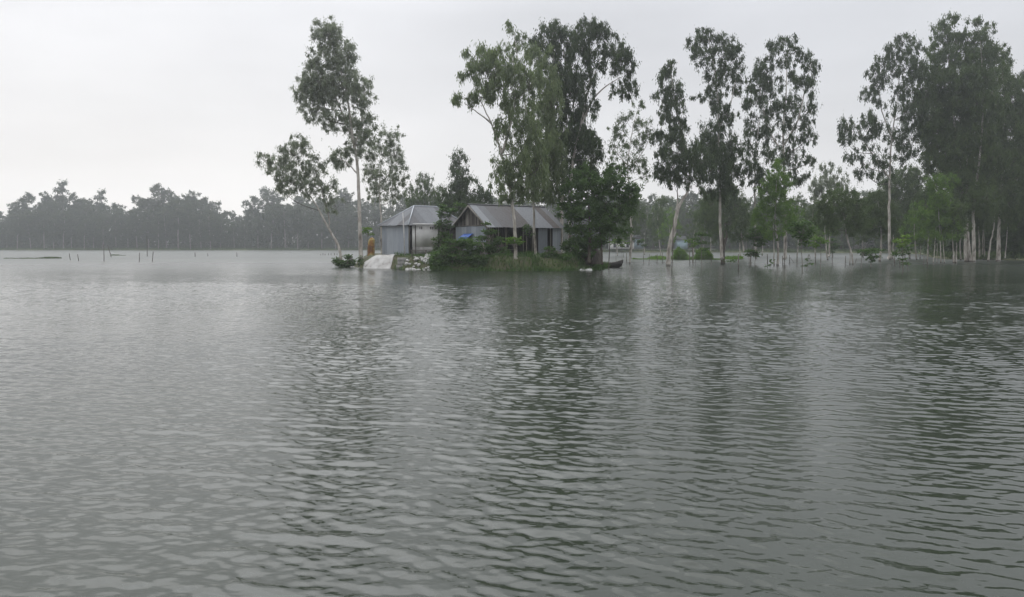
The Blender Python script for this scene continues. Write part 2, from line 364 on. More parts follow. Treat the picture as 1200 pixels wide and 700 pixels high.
STY = dict(  # clump radius across, up; leaves per clump; leaf length, width; droop; fill
    euc=(.46, .98, 110, .26, .066, .76, 5.6),
    sparse=(.46, .62, 85, .22, .060, .62, 3.0),
    dense=(.58, .95, 125, .27, .074, .72, 9.8),
    broad=(.55, .46, 90, .21, .115, .30, 8.0),
    fine=(.48, .58, 110, .18, .052, .55, 6.5),
)
def tree(name, label, cat, D, trunks, blobs, style='euc', leaf='euc', bark='bark', seed=1, group=None, z0=None, depth=.8, r0=.16, fill=1., twigs=True, sides=8):
    """trunks: polylines of picture points at distance D; blobs: (px, py, rx, ry[, fill factor]) of the crown masses"""
    rng = np.random.default_rng(seed)
    hr, vr, npc, ln, wdt, dr, fl = STY[style]; fl *= fill; s = D / FPX
    tm = MB(); lm = tm; paths = []
    base = at(trunks[0][0][0], trunks[0][0][1], D)
    for ti, tp in enumerate(trunks):
        rs = tp[0][2] if len(tp[0]) > 2 else r0
        pts = [at(q[0], q[1], D) for q in tp]
        dy = rng.uniform(-.4, .4)
        for j, p in enumerate(pts[1:], 1): p[1] += dy * j / len(pts) + rng.normal() * .1
        if ti == 0 or tp[0][1] > 296: pts[0][2] = min(pts[0][2], pts[0][2] - .25) ; pts.insert(1, (pts[0] * .9 + pts[1] * .1))
        P = spline(pts, 5); n = len(P); P = [p + rng.normal(size=3) * .018 for p in P]
        rad = [rs * (1 - i / (n - 1)) ** 1.05 + .018 for i in range(n)]
        if ti == 0: rad[0] *= 1.35; rad[1] *= 1.15
        tm.tube(P, rad, sides); paths.append((P, rad))
    fm = MB(); cen = []; rads = []
    for b in blobs:
        px, py, rx, ry = b[:4]; rx *= 1.12; ry *= 1.06; f = fl * (b[4] if len(b) > 4 else 1)
        dep = rng.uniform(-.5, .5) * depth * rx * s
        c = at(px, py, D); c[1] += dep; a3 = np.array((rx * s, max(rx * s * depth, .5), ry * s))
        # limb from the nearest suitable trunk point
        best = None
        for P, rad in paths:
            for i, p in enumerate(P[2:-1], 2):
                h = math.hypot(p[0] - c[0], p[1] - c[1]); want = c[2] - .5 * h - .2
                sc = abs(p[2] - want) + .6 * h
                if best is None or sc < best[0]: best = (sc, p, rad[i])
        p0 = best[1]; c0 = c - np.array((0, 0, a3[2] * .25)); h = np.linalg.norm(c0 - p0)
        if h > .3:
            mid = (p0 + c0) / 2 + np.array((0, 0, -.10 * h)) + rng.normal(size=3) * .05 * h
            P = spline([p0, mid, c0], 5); rr = min(best[2] * .6, .026 + .012 * h)
            lm.tube(P, [rr * (1 - i / len(P) * .7) for i in range(len(P))], 5, t=0)
        k = max(2, int(f * a3[0] * a3[2] / (hr * vr)))
        for j in range(k):
            q = rng.normal(size=3); q /= np.linalg.norm(q); q *= rng.uniform(.15, 1) ** .5
            w = rng.uniform(.6, 1.35)
            cc = c + q * a3; sz = np.array((hr, hr, vr)) * w
            sz = np.minimum(sz, a3 * .6 + .12)
            cen.append(cc); rads.append(sz)
            if twigs and rng.uniform() < .6:
                st = c0 + (cc - c0) * rng.uniform(0, .25); m2 = (st + cc) / 2 + np.array((0, 0, rng.uniform(-.05, .2))) * np.linalg.norm(cc - st)
                fm_r = .016 + .003 * np.linalg.norm(cc - st)
                lm.tube(spline([st, m2, cc + (0, 0, sz[2] * .4)], 3), [fm_r * (1 - i / 7 * .7) for i in range(7)], 3, t=0, cap=False)
    foliage(fm, cen, rads, rng, npc, ln, wdt, dr)
    e = empty(name, (base[0], base[1], base[2] if z0 is None else z0), label, cat, group)
    tk = tm.build('trunk', M[bark], e, smooth=True)
    fm.build('crown', M[leaf], e)
    return e

# --- the left pair, and the thin one behind the first shed
tree('eucalyptus_tree', 'leaning pale trunked tree rising from a leafy clump in the water, left of the sheds', 'tree', 72,
     [[(402, 311, .17), (396, 288), (385, 268), (372, 242), (358, 222), (348, 200)], [(385, 268, .07), (386, 255), (378, 225), (372, 205)]],
     [(346, 178, 17, 19), (322, 192, 20, 13), (309, 186, 9, 9), (352, 164, 9, 8), (366, 200, 17, 17), (348, 212, 22, 16), (372, 224, 16, 13, .8), (386, 215, 10, 12, .7), (335, 205, 14, 12), (395, 240, 12, 16, .45), (330, 222, 14, 10, .6)],
     'sparse', 'euc_grey_veiled', seed=11, fill=1.55, r0=.17)
tree('eucalyptus_tree', 'tallest lone pale trunked tree at the left corner of the first shed', 'tree', 70,
     [[(423, 299, .21), (421, 250), (419, 200), (412, 150), (404, 100), (392, 60), (386, 30)], [(414, 165, .09), (400, 130), (385, 100), (370, 90)], [(420, 205, .07), (408, 192), (398, 186)], [(416, 170, .08), (424, 140), (427, 110)]],
     [(384, 38, 16, 18, 1.4), (396, 62, 20, 20, 1.4), (372, 68, 13, 20), (360, 96, 14, 22), (378, 100, 22, 22, 1.3), (402, 98, 24, 24, 1.3), (424, 112, 16, 22), (370, 128, 18, 15), (394, 138, 20, 16), (422, 144, 17, 17), (430, 164, 11, 12, .9), (400, 184, 15, 10), (413, 172, 15, 13), (391, 190, 8, 8), (352, 106, 8, 12)],
     'sparse', 'euc_grey_veiled', seed=12, fill=1.9, r0=.2)
tree('eucalyptus_tree', 'thin open crowned tree standing behind the hipped roof of the first shed', 'tree', 88,
     [[(447, 298, .13), (447, 255), (444, 220), (448, 185), (456, 158)], [(444, 222, .06), (436, 200), (432, 180)], [(445, 215, .05), (460, 200), (466, 185)]],
     [(457, 158, 14, 13), (448, 178, 15, 15), (464, 182, 14, 16), (436, 200, 12, 16), (455, 208, 18, 16), (472, 208, 9, 14), (440, 224, 14, 12), (462, 228, 13, 10), (430, 180, 8, 10)],
     'sparse', 'euc_grey_veiled', seed=13, fill=1.3)
tree('evergreen_tree', 'small pointed dark green tree rising between the two shed roofs', 'tree', 92,
     [[(541, 298, .14), (541, 250), (539, 215), (538, 185)]],
     [(538, 190, 9, 12), (537, 208, 15, 15), (548, 222, 18, 14), (528, 228, 14, 14), (540, 240, 24, 16), (566, 232, 12, 12), (556, 250, 18, 14), (524, 250, 14, 12)],
     'dense', 'euc_dark', 'bark_dark', 14, fill=.62)
tree('evergreen_tree', 'low grey green tree seen over the ridge of the first shed', 'tree', 125,
     [[(498, 296, .13), (498, 250), (497, 215)]], [(497, 214, 11, 10), (488, 226, 13, 12), (508, 228, 13, 12), (496, 240, 22, 14), (515, 244, 12, 12)],
     'euc', 'euc', 'bark_dark', 15, fill=.9)
# --- the big group over the second shed
tree('eucalyptus_tree', 'broad left-hand tree of the big group above the second shed, trunk banded white and grey', 'tree', 61.5,
     [[(605, 315, .17), (604, 285), (602, 250), (596, 215), (586, 175), (576, 145), (562, 115), (556, 85)], [(588, 180, .10), (600, 140), (604, 100), (600, 65)], [(576, 145, .06), (560, 132), (545, 122)], [(602, 238, .07), (592, 225), (590, 205)]],
     [(562, 66, 18, 17), (550, 84, 12, 18), (577, 58, 14, 12), (572, 88, 22, 20), (600, 74, 24, 20), (594, 104, 24, 22), (548, 115, 20, 9), (568, 110, 20, 14), (620, 100, 20, 24), (604, 138, 26, 24), (622, 160, 22, 24), (590, 160, 12, 18, .6), (606, 188, 24, 22), (628, 195, 18, 22), (602, 218, 20, 14), (625, 222, 18, 14), (582, 190, 10, 12, .5), (588, 212, 14, 18), (612, 208, 20, 20), (600, 232, 14, 8)],
     'euc', 'euc_light', seed=21, fill=.92, r0=.17)
tree('eucalyptus_tree', 'slim tree with a light feathery plume rising above the group over the second shed', 'tree', 66,
     [[(628, 300, .13), (626, 262), (625, 240), (624, 200), (618, 140), (608, 80), (602, 38)], [(625, 240, .05), (634, 225), (640, 205)]],
     [(600, 30, 7, 9, .9), (609, 42, 10, 10, .7), (604, 52, 8, 8, .8), (640, 90, 18, 20), (636, 130, 20, 24), (646, 165, 20, 24), (642, 205, 22, 22), (640, 230, 20, 10), (622, 235, 14, 8, .5), (632, 62, 14, 14), (648, 185, 18, 22), (650, 222, 18, 14), (630, 185, 18, 22), (645, 120, 16, 22)],
     'euc', 'euc_light', seed=22, fill=.9, r0=.13)
tree('eucalyptus_tree', 'tall domed dark tree in the middle of the big group above the second shed', 'tree', 70,
     [[(657, 298, .22), (658, 250), (659, 210), (657, 160), (652, 110), (648, 60)], [(659, 200, .10), (668, 160), (672, 110), (660, 60)]],
     [(648, 36, 16, 13, 1.2), (662, 48, 16, 16), (636, 56, 18, 18), (654, 78, 24, 22), (650, 112, 16, 22), (668, 112, 14, 24, .8), (664, 146, 24, 22), (650, 170, 22, 20), (676, 172, 20, 22), (664, 204, 26, 20), (688, 205, 16, 16)],
     'dense', 'euc_dark', seed=23, fill=.72, r0=.21)
tree('eucalyptus_tree', 'tall tree with a long branch arching right, right side of the big group', 'tree', 69,
     [[(668, 298, .20), (668, 250), (670, 200), (682, 140), (690, 100), (692, 60)], [(682, 145, .10), (694, 118), (712, 100), (730, 90)], [(688, 112, .06), (700, 80), (716, 60)]],
     [(690, 34, 15, 12, 1.2), (704, 42, 14, 12), (680, 56, 16, 20), (698, 66, 16, 16, .7), (722, 60, 17, 15), (732, 76, 12, 15), (716, 82, 10, 10, .6), (738, 100, 9, 15), (726, 104, 7, 11, .6), (684, 96, 18, 22), (688, 130, 13, 16, .9), (682, 160, 18, 18), (696, 178, 12, 16), (690, 200, 16, 16), (718, 108, 6, 9, .6)],
     'euc', 'euc_dark', seed=24, fill=1.25, r0=.2)
tree('broadleaf_tree', 'dense bright green broad leaved tree at the right end of the second shed', 'tree', 63.5,
     [[(690, 304, .20), (691, 280), (690, 255), (688, 225)], [(706, 306, .07), (705, 285), (703, 260), (712, 235)]],
     [(690, 206, 22, 13), (714, 205, 18, 12), (676, 224, 18, 14), (700, 226, 24, 18), (728, 222, 18, 16), (740, 232, 10, 14), (668, 244, 16, 12), (690, 248, 24, 16), (716, 250, 24, 18), (738, 246, 10, 12, .6), (672, 262, 14, 12), (694, 272, 20, 14, .8), (720, 272, 16, 12, .7), (682, 284, 14, 10, .6), (708, 262, 18, 12, .8)],
     'broad', 'broad', 'bark_dark', 25, fill=.5)
tree('eucalyptus_tree', 'see-through wispy tree between the big group and the forked white trunk', 'tree', 84,
     [[(738, 308, .10), (739, 270), (738, 230), (736, 190), (742, 150), (748, 128)], [(737, 200, .05), (752, 180), (760, 165)], [(737, 195, .04), (722, 178), (716, 160)]],
     [(748, 126, 9, 8), (735, 142, 13, 11), (754, 146, 10, 12), (722, 156, 11, 12), (742, 166, 14, 12), (760, 160, 8, 9), (726, 176, 12, 12), (748, 186, 12, 14), (734, 198, 12, 12), (756, 204, 8, 10), (716, 192, 9, 10)],
     'sparse', 'euc', seed=26, fill=.95)
# --- the open row right of the sheds
tree('eucalyptus_tree', 'tree with a forked white trunk and black wet foot at the floating weed edge', 'tree', 75,
     [[(783, 313, .25), (784, 298), (786, 283), (791, 262), (797, 240), (807, 222), (808, 190), (798, 150), (790, 110), (786, 75)], [(791, 262, .14), (793, 250), (795, 232), (794, 215)], [(786, 283, .12), (791, 274), (792, 268)]],
     [(784, 76, 7, 9), (780, 92, 11, 12), (790, 102, 11, 12), (776, 114, 11, 14), (791, 124, 13, 14), (780, 138, 13, 13), (796, 148, 12, 12), (784, 160, 18, 10, 1.5), (770, 162, 9, 7), (790, 176, 24, 14, 1.6), (812, 190, 22, 14, 1.4), (785, 196, 18, 14, 1.3), (806, 206, 24, 10), (772, 204, 9, 8), (790, 216, 18, 8, .7)],
     'euc', 'euc_dark', seed=31, fill=1.0, r0=.25)
tree('eucalyptus_tree', 'tall open crowned tree on a slim dark stem, right of the forked white trunk', 'tree', 80,
     [[(846, 300, .17), (844, 260), (843, 210), (842, 160), (840, 110), (834, 70), (830, 45)], [(842, 150, .07), (855, 125), (862, 90)], [(841, 125, .05), (830, 118), (820, 112)]],
     [(822, 40, 13, 9), (838, 44, 14, 11), (812, 54, 8, 12), (858, 54, 11, 9), (848, 62, 14, 12), (826, 64, 14, 12), (866, 64, 7, 10), (836, 84, 14, 12), (856, 82, 14, 12), (842, 104, 14, 12), (862, 100, 9, 12), (818, 116, 8, 6), (840, 126, 12, 12), (852, 134, 12, 14), (836, 150, 13, 14, 1.3), (830, 170, 16, 16, 1.6), (848, 176, 18, 18, 1.6), (835, 196, 20, 16, 1.6), (858, 205, 16, 16, 1.2), (842, 222, 20, 14, 1.2)],
     'euc', 'euc_dark', seed=32, fill=1.05, r0=.17)
tree('eucalyptus_tree', 'tall tree with drooping sprays and sky gaps, above the bright green one', 'tree', 82,
     [[(920, 300, .18), (920, 250), (919, 200), (918, 150), (921, 100), (922, 60)], [(919, 170, .08), (935, 140), (944, 100), (950, 75)], [(918, 180, .08), (900, 150), (892, 110), (890, 80)], [(886, 300, .12), (886, 250), (885, 200), (888, 160), (892, 130)]],
     [(921, 47, 13, 9), (906, 54, 10, 9), (930, 60, 10, 9), (912, 70, 15, 12), (894, 76, 11, 10), (940, 72, 11, 9), (953, 80, 9, 13), (930, 90, 13, 12), (888, 96, 15, 14, 1.3), (906, 100, 12, 13, 1.2), (946, 102, 11, 14), (882, 118, 12, 14, 1.2), (902, 128, 14, 16, 1.2), (928, 122, 12, 14), (948, 132, 12, 16), (880, 146, 11, 14), (900, 158, 14, 14), (922, 152, 13, 14), (944, 160, 12, 12), (884, 176, 14, 14), (906, 184, 14, 12), (930, 182, 15, 14), (878, 202, 16, 14, 1.2), (948, 188, 8, 8), (900, 212, 22, 14), (934, 208, 14, 12)],
     'euc', 'euc_dark', seed=33, fill=.9, r0=.18)
tree('young_tree', 'bright green upright tree below the drooping tall one, on a pale straight stem', 'tree', 76,
     [[(911, 312, .14), (911, 290), (909, 260), (909, 225), (909, 200)], [(907, 311, .07), (907, 285), (906, 255)]],
     [(910, 190, 6, 8), (908, 205, 14, 12), (918, 218, 14, 12), (896, 224, 12, 14), (910, 236, 20, 16), (922, 250, 16, 14), (896, 252, 16, 14), (910, 268, 22, 12, .8), (925, 270, 10, 8, .6)],
     'fine', 'bright', seed=34, fill=.9)
tree('rain_tree', 'mid green tree hanging low over the floating weed, left of the bright green one', 'tree', 108,
     [[(848, 303, .15), (849, 285), (850, 262), (849, 238)], [(872, 296, .12), (870, 280), (868, 262), (864, 245)]],
     [(850, 222, 14, 10), (838, 238, 18, 14), (862, 240, 16, 14), (826, 256, 12, 12), (850, 260, 22, 14), (874, 256, 12, 12), (840, 276, 16, 8, .7), (866, 274, 14, 8, .6)],
     'dense', 'euc', 'bark', 35, fill=.7)
tree('dead_trunk', 'short broken dark trunk with a split top, standing in the water by the floating weed', 'tree', 82,
     [[(847, 310, .30), (847, 298), (848, 288), (846, 276), (849, 270)], [(848, 288, .16), (851, 278), (850, 270)], [(847, 298, .10), (844, 288), (845, 280)]],
     [(846, 268, 5, 4, .5)], 'fine', 'euc', 'bark_dark', 36, twigs=False)
# --- middle right trees
tree('feathery_tree', 'pale feathery topped tree in the gap left of the tall right-hand trees', 'tree', 112,
     [[(972, 298, .14), (972, 265), (971, 230), (970, 200)]],
     [(971, 196, 9, 8), (963, 210, 13, 12), (981, 212, 11, 12), (972, 226, 20, 12), (955, 222, 9, 10)], 'euc', 'euc_grey_veiled', seed=41, fill=.8)
tree('young_tree', 'green tree on crossed thin leaning stems, mid right', 'tree', 80,
     [[(1000, 315, .10), (998, 298), (994, 282), (991, 262), (990, 240)], [(996, 312, .06), (995, 292), (992, 275)]],
     [(992, 226, 16, 12), (976, 238, 16, 14), (1004, 240, 16, 14), (988, 252, 22, 14), (968, 256, 12, 12), (1008, 260, 14, 12), (984, 268, 20, 9, .8), (964, 240, 9, 10)],
     'fine', 'euc', seed=42, fill=.9)
tree('young_tree', 'rounded green tree on a lone straight pale trunk, left of the white trunk cluster', 'tree', 96,
     [[(1031, 308, .20), (1033, 285), (1032, 262), (1029, 235)]],
     [(1028, 232, 12, 10), (1018, 246, 12, 12), (1036, 248, 14, 12), (1026, 262, 17, 12), (1042, 266, 12, 10), (1016, 268, 10, 8, .7)], 'dense', 'euc', seed=43, fill=.9)
tree('rain_tree', 'dark green spreading tree filling the gap under the tall open right-hand tree', 'tree', 118,
     [[(1066, 303, .16), (1066, 280), (1065, 250), (1064, 225)], [(1078, 302, .08), (1080, 280), (1076, 262)]],
     [(1062, 205, 16, 12), (1046, 218, 18, 14), (1076, 216, 14, 16), (1058, 234, 24, 16), (1080, 240, 16, 14), (1048, 254, 20, 14), (1072, 260, 20, 14), (1056, 276, 22, 10), (1085, 276, 14, 10)], 'dense', 'euc', 'bark', 44, fill=.8)
tree('young_tree', 'lime topped tree in front of the white trunk cluster', 'tree', 86,
     [[(1103, 310, .07), (1102, 290), (1101, 262), (1100, 235)], [(1093, 312, .06), (1094, 290), (1096, 265)], [(1098, 311, .05), (1099, 285)], [(1107, 310, .05), (1106, 285), (1104, 265)]],
     [(1098, 214, 13, 8), (1110, 212, 12, 9), (1100, 228, 13, 10, 1.2), (1096, 244, 18, 12), (1112, 246, 14, 12), (1084, 256, 12, 12), (1102, 262, 22, 12), (1090, 276, 16, 9, .7), (1114, 274, 14, 10, .7)], 'fine', 'bright', seed=45, fill=1.0)
# --- tall right-hand trees
tree('eucalyptus_tree', 'tall dark tree with sky gaps on its left side, left of the dense right-hand mass', 'tree', 92,
     [[(1043, 300, .20), (1042, 260), (1043, 215), (1046, 170), (1052, 120), (1056, 70)], [(1043, 210, .09), (1026, 185), (1010, 160), (1000, 140)], [(1047, 165, .08), (1034, 130), (1030, 100)]],
     [(1058, 48, 12, 10), (1068, 60, 14, 12), (1046, 60, 12, 10), (1038, 74, 12, 12), (1058, 80, 18, 14), (1076, 84, 14, 16), (1026, 86, 9, 10), (1034, 98, 13, 12), (1060, 104, 18, 14), (1016, 112, 8, 10, .8), (1030, 118, 10, 10, .7), (1056, 130, 18, 14), (1074, 130, 14, 16), (996, 148, 13, 12, 1.2), (1014, 140, 12, 12), (1028, 150, 13, 12, 1.2), (1050, 156, 14, 13, .8), (992, 162, 10, 10), (1012, 166, 12, 10, .7), (1000, 182, 12, 10, .8), (1030, 180, 12, 12, .7), (1056, 182, 14, 12, .9), (1014, 200, 12, 12, .8), (1040, 202, 14, 12, .8), (1070, 160, 16, 18)],
     'euc', 'euc_dark', seed=51, fill=.9, r0=.2)
tree('eucalyptus_tree', 'tallest tree of the dense right-hand mass, wispy top, twin white lower trunks', 'tree', 94,
     [[(1137, 308, .26), (1134, 275), (1131, 245), (1124, 190), (1116, 120), (1112, 60), (1112, 30)], [(1132, 308, .22), (1131, 280), (1130, 250), (1132, 200), (1128, 120), (1120, 60)]],
     [(1114, 26, 12, 10, .7), (1104, 40, 13, 12, .7), (1120, 46, 14, 12, .8), (1098, 60, 13, 12, .9), (1114, 66, 16, 14), (1094, 84, 14, 16, 1.2), (1112, 96, 20, 18, 1.3), (1100, 120, 20, 20, 1.4), (1120, 136, 22, 20, 1.4), (1128, 160, 22, 20), (1084, 110, 12, 16), (1084, 140, 12, 18), (1132, 190, 20, 18), (1098, 152, 18, 18, 1.4), (1112, 176, 26, 20, 1.4), (1094, 188, 16, 16), (1118, 204, 22, 16, 1.2), (1124, 226, 18, 14)],
     'dense', 'euc', seed=52, fill=.82, r0=.26)
tree('eucalyptus_tree', 'tree with two thin plumes at its top, second from the right edge, single white trunk', 'tree', 93,
     [[(1141, 307, .24), (1140, 275), (1141, 245), (1146, 190), (1150, 120), (1148, 60), (1144, 28)]],
     [(1142, 27, 7, 9, .6), (1150, 38, 12, 10, .6), (1136, 44, 9, 12, .6), (1154, 52, 16, 12, .9), (1144, 68, 20, 14), (1128, 92, 20, 16), (1126, 118, 18, 18), (1164, 66, 12, 14, .7), (1150, 92, 24, 18, 1.3), (1140, 118, 20, 20, 1.4), (1160, 128, 22, 20, 1.4), (1146, 156, 26, 20, 1.4), (1160, 184, 24, 20, 1.4), (1142, 206, 22, 18, 1.2), (1148, 234, 22, 16, 1.1), (1128, 250, 14, 14, .6)],
     'dense', 'euc', seed=53, fill=.82, r0=.24)
tree('eucalyptus_tree', 'dense tree on a thick white trunk near the right edge, thin at its sloping top', 'tree', 97,
     [[(1170, 306, .30), (1170, 285), (1171, 260), (1174, 200), (1176, 140), (1174, 80)], [(1158, 303, .14), (1160, 285), (1163, 268), (1166, 245)]],
     [(1170, 62, 10, 10, .6), (1180, 74, 10, 12, .6), (1172, 88, 16, 14, .9), (1188, 98, 10, 14, .7), (1178, 114, 20, 18, 1.2), (1192, 132, 12, 18), (1178, 150, 22, 20, 1.4), (1168, 176, 22, 18, 1.3), (1188, 186, 20, 20, 1.3), (1176, 212, 24, 18, 1.3), (1166, 240, 20, 16), (1190, 240, 18, 18, 1.2), (1180, 262, 18, 10, .7)],
     'dense', 'euc', seed=54, fill=.82, r0=.3)
tree('eucalyptus_tree', 'dark tree cut by the right edge of the view', 'tree', 100,
     [[(1212, 304, .24), (1212, 250), (1210, 180), (1206, 110)], [(1178, 300, .08), (1180, 280), (1182, 255)]],
     [(1204, 96, 14, 14), (1216, 120, 20, 20), (1202, 140, 12, 20), (1220, 160, 24, 24, 1.2), (1202, 180, 14, 20), (1216, 210, 28, 24, 1.3), (1200, 230, 18, 20, 1.3), (1216, 256, 28, 20, 1.3), (1196, 262, 16, 14), (1206, 284, 22, 14)],
     'dense', 'euc_dark', seed=55, fill=.75, r0=.24)
tree('eucalyptus_tree', 'short tree on three clustered white trunks, right of the tallest trunks', 'tree', 108,
     [[(1148, 305, .17), (1148, 285), (1148, 265), (1147, 240)], [(1152, 304, .15), (1152, 285), (1151, 265)], [(1154, 304, .15), (1154, 282), (1153, 262)]],
     [(1148, 250, 22, 14), (1160, 262, 14, 10, .8), (1136, 262, 12, 10, .6), (1152, 238, 18, 10)], 'dense', 'euc', seed=56, fill=.6)
tree('eucalyptus_tree', 'short tree on a pair of cut looking white stems, left of the tallest white trunks', 'tree', 86,
     [[(1118, 310, .16), (1118, 298), (1118, 286), (1117, 262)], [(1120.5, 309, .13), (1120, 295), (1120, 284)]],
     [(1120, 256, 14, 10), (1110, 266, 12, 8, .8), (1126, 270, 12, 8, .7), (1120, 244, 12, 8)], 'fine', 'euc', seed=57, fill=.9)

tree('rain_tree', 'mid green leafy tree hanging low behind the tallest white trunks, right side', 'tree', 104,
     [[(1126, 305, .13), (1125, 285), (1126, 255), (1128, 230)]],
     [(1128, 215, 20, 14), (1112, 232, 18, 14), (1140, 236, 20, 14), (1126, 252, 22, 14), (1108, 262, 12, 12, .8), (1146, 258, 14, 12, .8), (1150, 220, 16, 14), (1090, 228, 14, 14)], 'dense', 'euc', seed=58, fill=.7)
tree('rain_tree', 'leafy dark tree closing the gap behind the thick white trunk at the right', 'tree', 110,
     [[(1187, 304, .10), (1187, 285), (1186, 262), (1184, 240)]],
     [(1184, 228, 20, 14), (1168, 244, 16, 14), (1196, 246, 18, 14), (1178, 262, 20, 12), (1200, 268, 14, 14), (1164, 222, 16, 14), (1158, 205, 16, 14)], 'dense', 'euc_dark', seed=59, fill=.7)
BL = 'young green tree in the loose leafy belt behind the flooded saplings'
rb = random.Random(21)
for i, (px, top, w, D_, lf) in enumerate([(722, 236, 13, 150, 'euc'), (757, 240, 15, 165, 'far'), (772, 232, 12, 140, 'euc'), (815, 240, 14, 150, 'euc'), (832, 232, 13, 125, 'euc'), (868, 234, 15, 135, 'euc'), (893, 240, 13, 150, 'euc'),
        (935, 226, 13, 130, 'euc'), (953, 232, 15, 120, 'euc'), (968, 240, 13, 105, 'bright'), (1012, 232, 15, 125, 'euc'), (1046, 236, 14, 115, 'euc'), (1072, 238, 13, 108, 'bright'), (1086, 222, 14, 104, 'euc'), (742, 222, 10, 118, 'euc'), (786, 246, 12, 128, 'bright')]):
    h = 292 - top; bb = [(px + rb.uniform(-3, 3), top + h * .10, w * .55, h * .13), (px + rb.uniform(-5, 0), top + h * .26, w * .8, h * .15), (px + rb.uniform(0, 6), top + h * .40, w * .95, h * .15),
          (px + rb.uniform(-6, 0), top + h * .55, w, h * .15), (px + rb.uniform(0, 6), top + h * .70, w * .85, h * .12, .8), (px + rb.uniform(-6, 3), top + h * .83, w * .6, h * .07, .5)]
    tree('young_tree', BL, 'tree', D_, [[(px + rb.uniform(-3, 3), wd_y, .11) if k == 0 else (px + rb.uniform(-2, 2), wd_y - h * q) for k, (q, wd_y) in enumerate([(0, Y0 + HCAM * FPX / D_), (.3, 292), (.6, 292), (.9, 292)])]],
         bb, 'fine' if i % 2 else 'dense', lf, seed=200 + i, group='young trees of the leafy belt', fill=.42, twigs=False, sides=6)
# ------------------------------------------------------------------ small saplings and water shrubs
def sapling(label, D, stems, blobs, leaf='broad', seed=1, style='tier', name='sapling', group=None, ln=.24, wdt=.10, dens=1.):
    rng = np.random.default_rng(seed); s = D / FPX; tm = MB(); fm = MB()
    for st in stems:
        pts = [at(q[0], q[1], D) for q in st]; pts[0][2] -= .15; P = spline(pts, 4)
        r_ = st[0][2] if len(st[0]) > 2 else .035
        tm.tube(P, [r_ * (1 - .6 * i / len(P)) for i in range(len(P))], 5)
    tip = [at(st[-1][0], st[-1][1], D) for st in stems]
    for b in blobs:
        c = at(b[0], b[1], D); a3 = np.array((b[2] * s, b[2] * s * .9, b[3] * s)); f = b[4] if len(b) > 4 else 1
        n = max(4, int(dens * f * 26 * a3[0] * max(a3[2], .25) / .16))
        # leafy shoots radiating in loose tiers
        for j in range(max(2, int(n * (.75 if name == 'shrub' else .3)) )):
            q = rng.normal(size=3); q /= np.linalg.norm(q); q *= rng.uniform(.2, 1) ** .5
            e = c + q * a3; k = 11
            P = np.repeat(e[None], k, 0) + rng.normal(size=(k, 3)) * (.10, .10, .035)
            d = rng.normal(size=(k, 3)); d[:, 2] = d[:, 2] * .35 - .12; d /= np.linalg.norm(d, axis=1)[:, None]
            fm.leaves(P, d, rng.uniform(.7, 1.2, k) * ln, rng.uniform(.8, 1.2, k) * wdt, rng, np.clip(rng.uniform(0, .7, k) + .35 * (q[2] > .2), 0, 1))
            if rng.uniform() < .5:
                t0 = min(tip, key=lambda t: np.linalg.norm(t - e)); t0 = t0 * .8 + at(stems[0][0][0], stems[0][0][1], D) * .2 if rng.uniform() < .4 else t0
                tm.tube([t0, (t0 + e) / 2 + (0, 0, .05), e], [.014, .011, .007], 3, cap=False)
    b0 = at(stems[0][0][0], stems[0][0][1], D)
    o = empty(name, b0, label, 'sapling' if name == 'sapling' else 'shrub', group)
    tm.build('stem', M['twig'], o, smooth=True); fm.build('foliage', M[leaf], o)
    return o
sapling('dark sapling with two crown tufts in the water, left of the pale stemmed tree', wd(311), [[(880, 311, .07), (880, 300), (884, 285), (888, 270)], [(884.5, 311, .03), (885, 305), (888, 298)]],
        [(890, 268, 10, 5, 1.4), (884, 276, 9, 6, 1.4), (895, 278, 9, 6, 1.3), (888, 285, 9, 5), (880, 296, 7, 5, 1.3), (887, 298, 5, 4)], 'broad', 61, dens=1.7)
sapling('dark flat topped sapling right of the pale stemmed green tree, bare lower stem', wd(319), [[(940.5, 319, .035), (940, 305), (939, 290), (938, 275)]],
        [(938, 262, 12, 5, 1.5), (930, 267, 8, 5, 1.2), (948, 270, 8, 6, 1.2), (939, 276, 10, 6, 1.2), (944, 284, 8, 3, .8)], 'broad', 62, dens=1.7)
sapling('thin sapling with flat leafy tiers, right of the dark flat topped sapling', wd(318), [[(961.5, 318, .03), (962, 300), (962, 276)]],
        [(957, 279, 8, 2, 1.2), (949, 284, 6, 2), (966, 283, 5, 1.5), (955, 288, 6, 2)], 'bright', 63, dens=1.2)
sapling('small sapling with bare twigs sprouting leaves at the water by a tall stake', wd(317), [[(945, 317, .025), (947, 306), (948, 298)]],
        [(947, 303, 3, 3, .8), (951, 310, 3, 2), (944, 311, 3, 2)], 'broad', 64, ln=.2)
sapling('small dark tree tuft hanging over the bank behind the tiered thin sapling', wd(302), [[(976, 301, .05), (976, 290), (975, 282)]],
        [(975, 281, 5, 2, 1.2), (976, 289, 7, 5, 1.2), (972, 295, 5, 3)], 'broad', 65, ln=.35, wdt=.16)
sapling('low dark sapling with an umbrella crown and trailing clump, left of the straight pale trunk', wd(314), [[(1009.5, 314, .03), (1009.5, 300), (1012, 296)], [(1020.5, 312, .04), (1021, 303), (1022, 295)]],
        [(1018, 294, 12, 3, 1.5), (1028, 293, 7, 2.5), (1013, 298, 6, 3), (1021, 304, 4, 4, 1.4), (1026, 301, 4, 2)], 'broad', 66, dens=1.6)
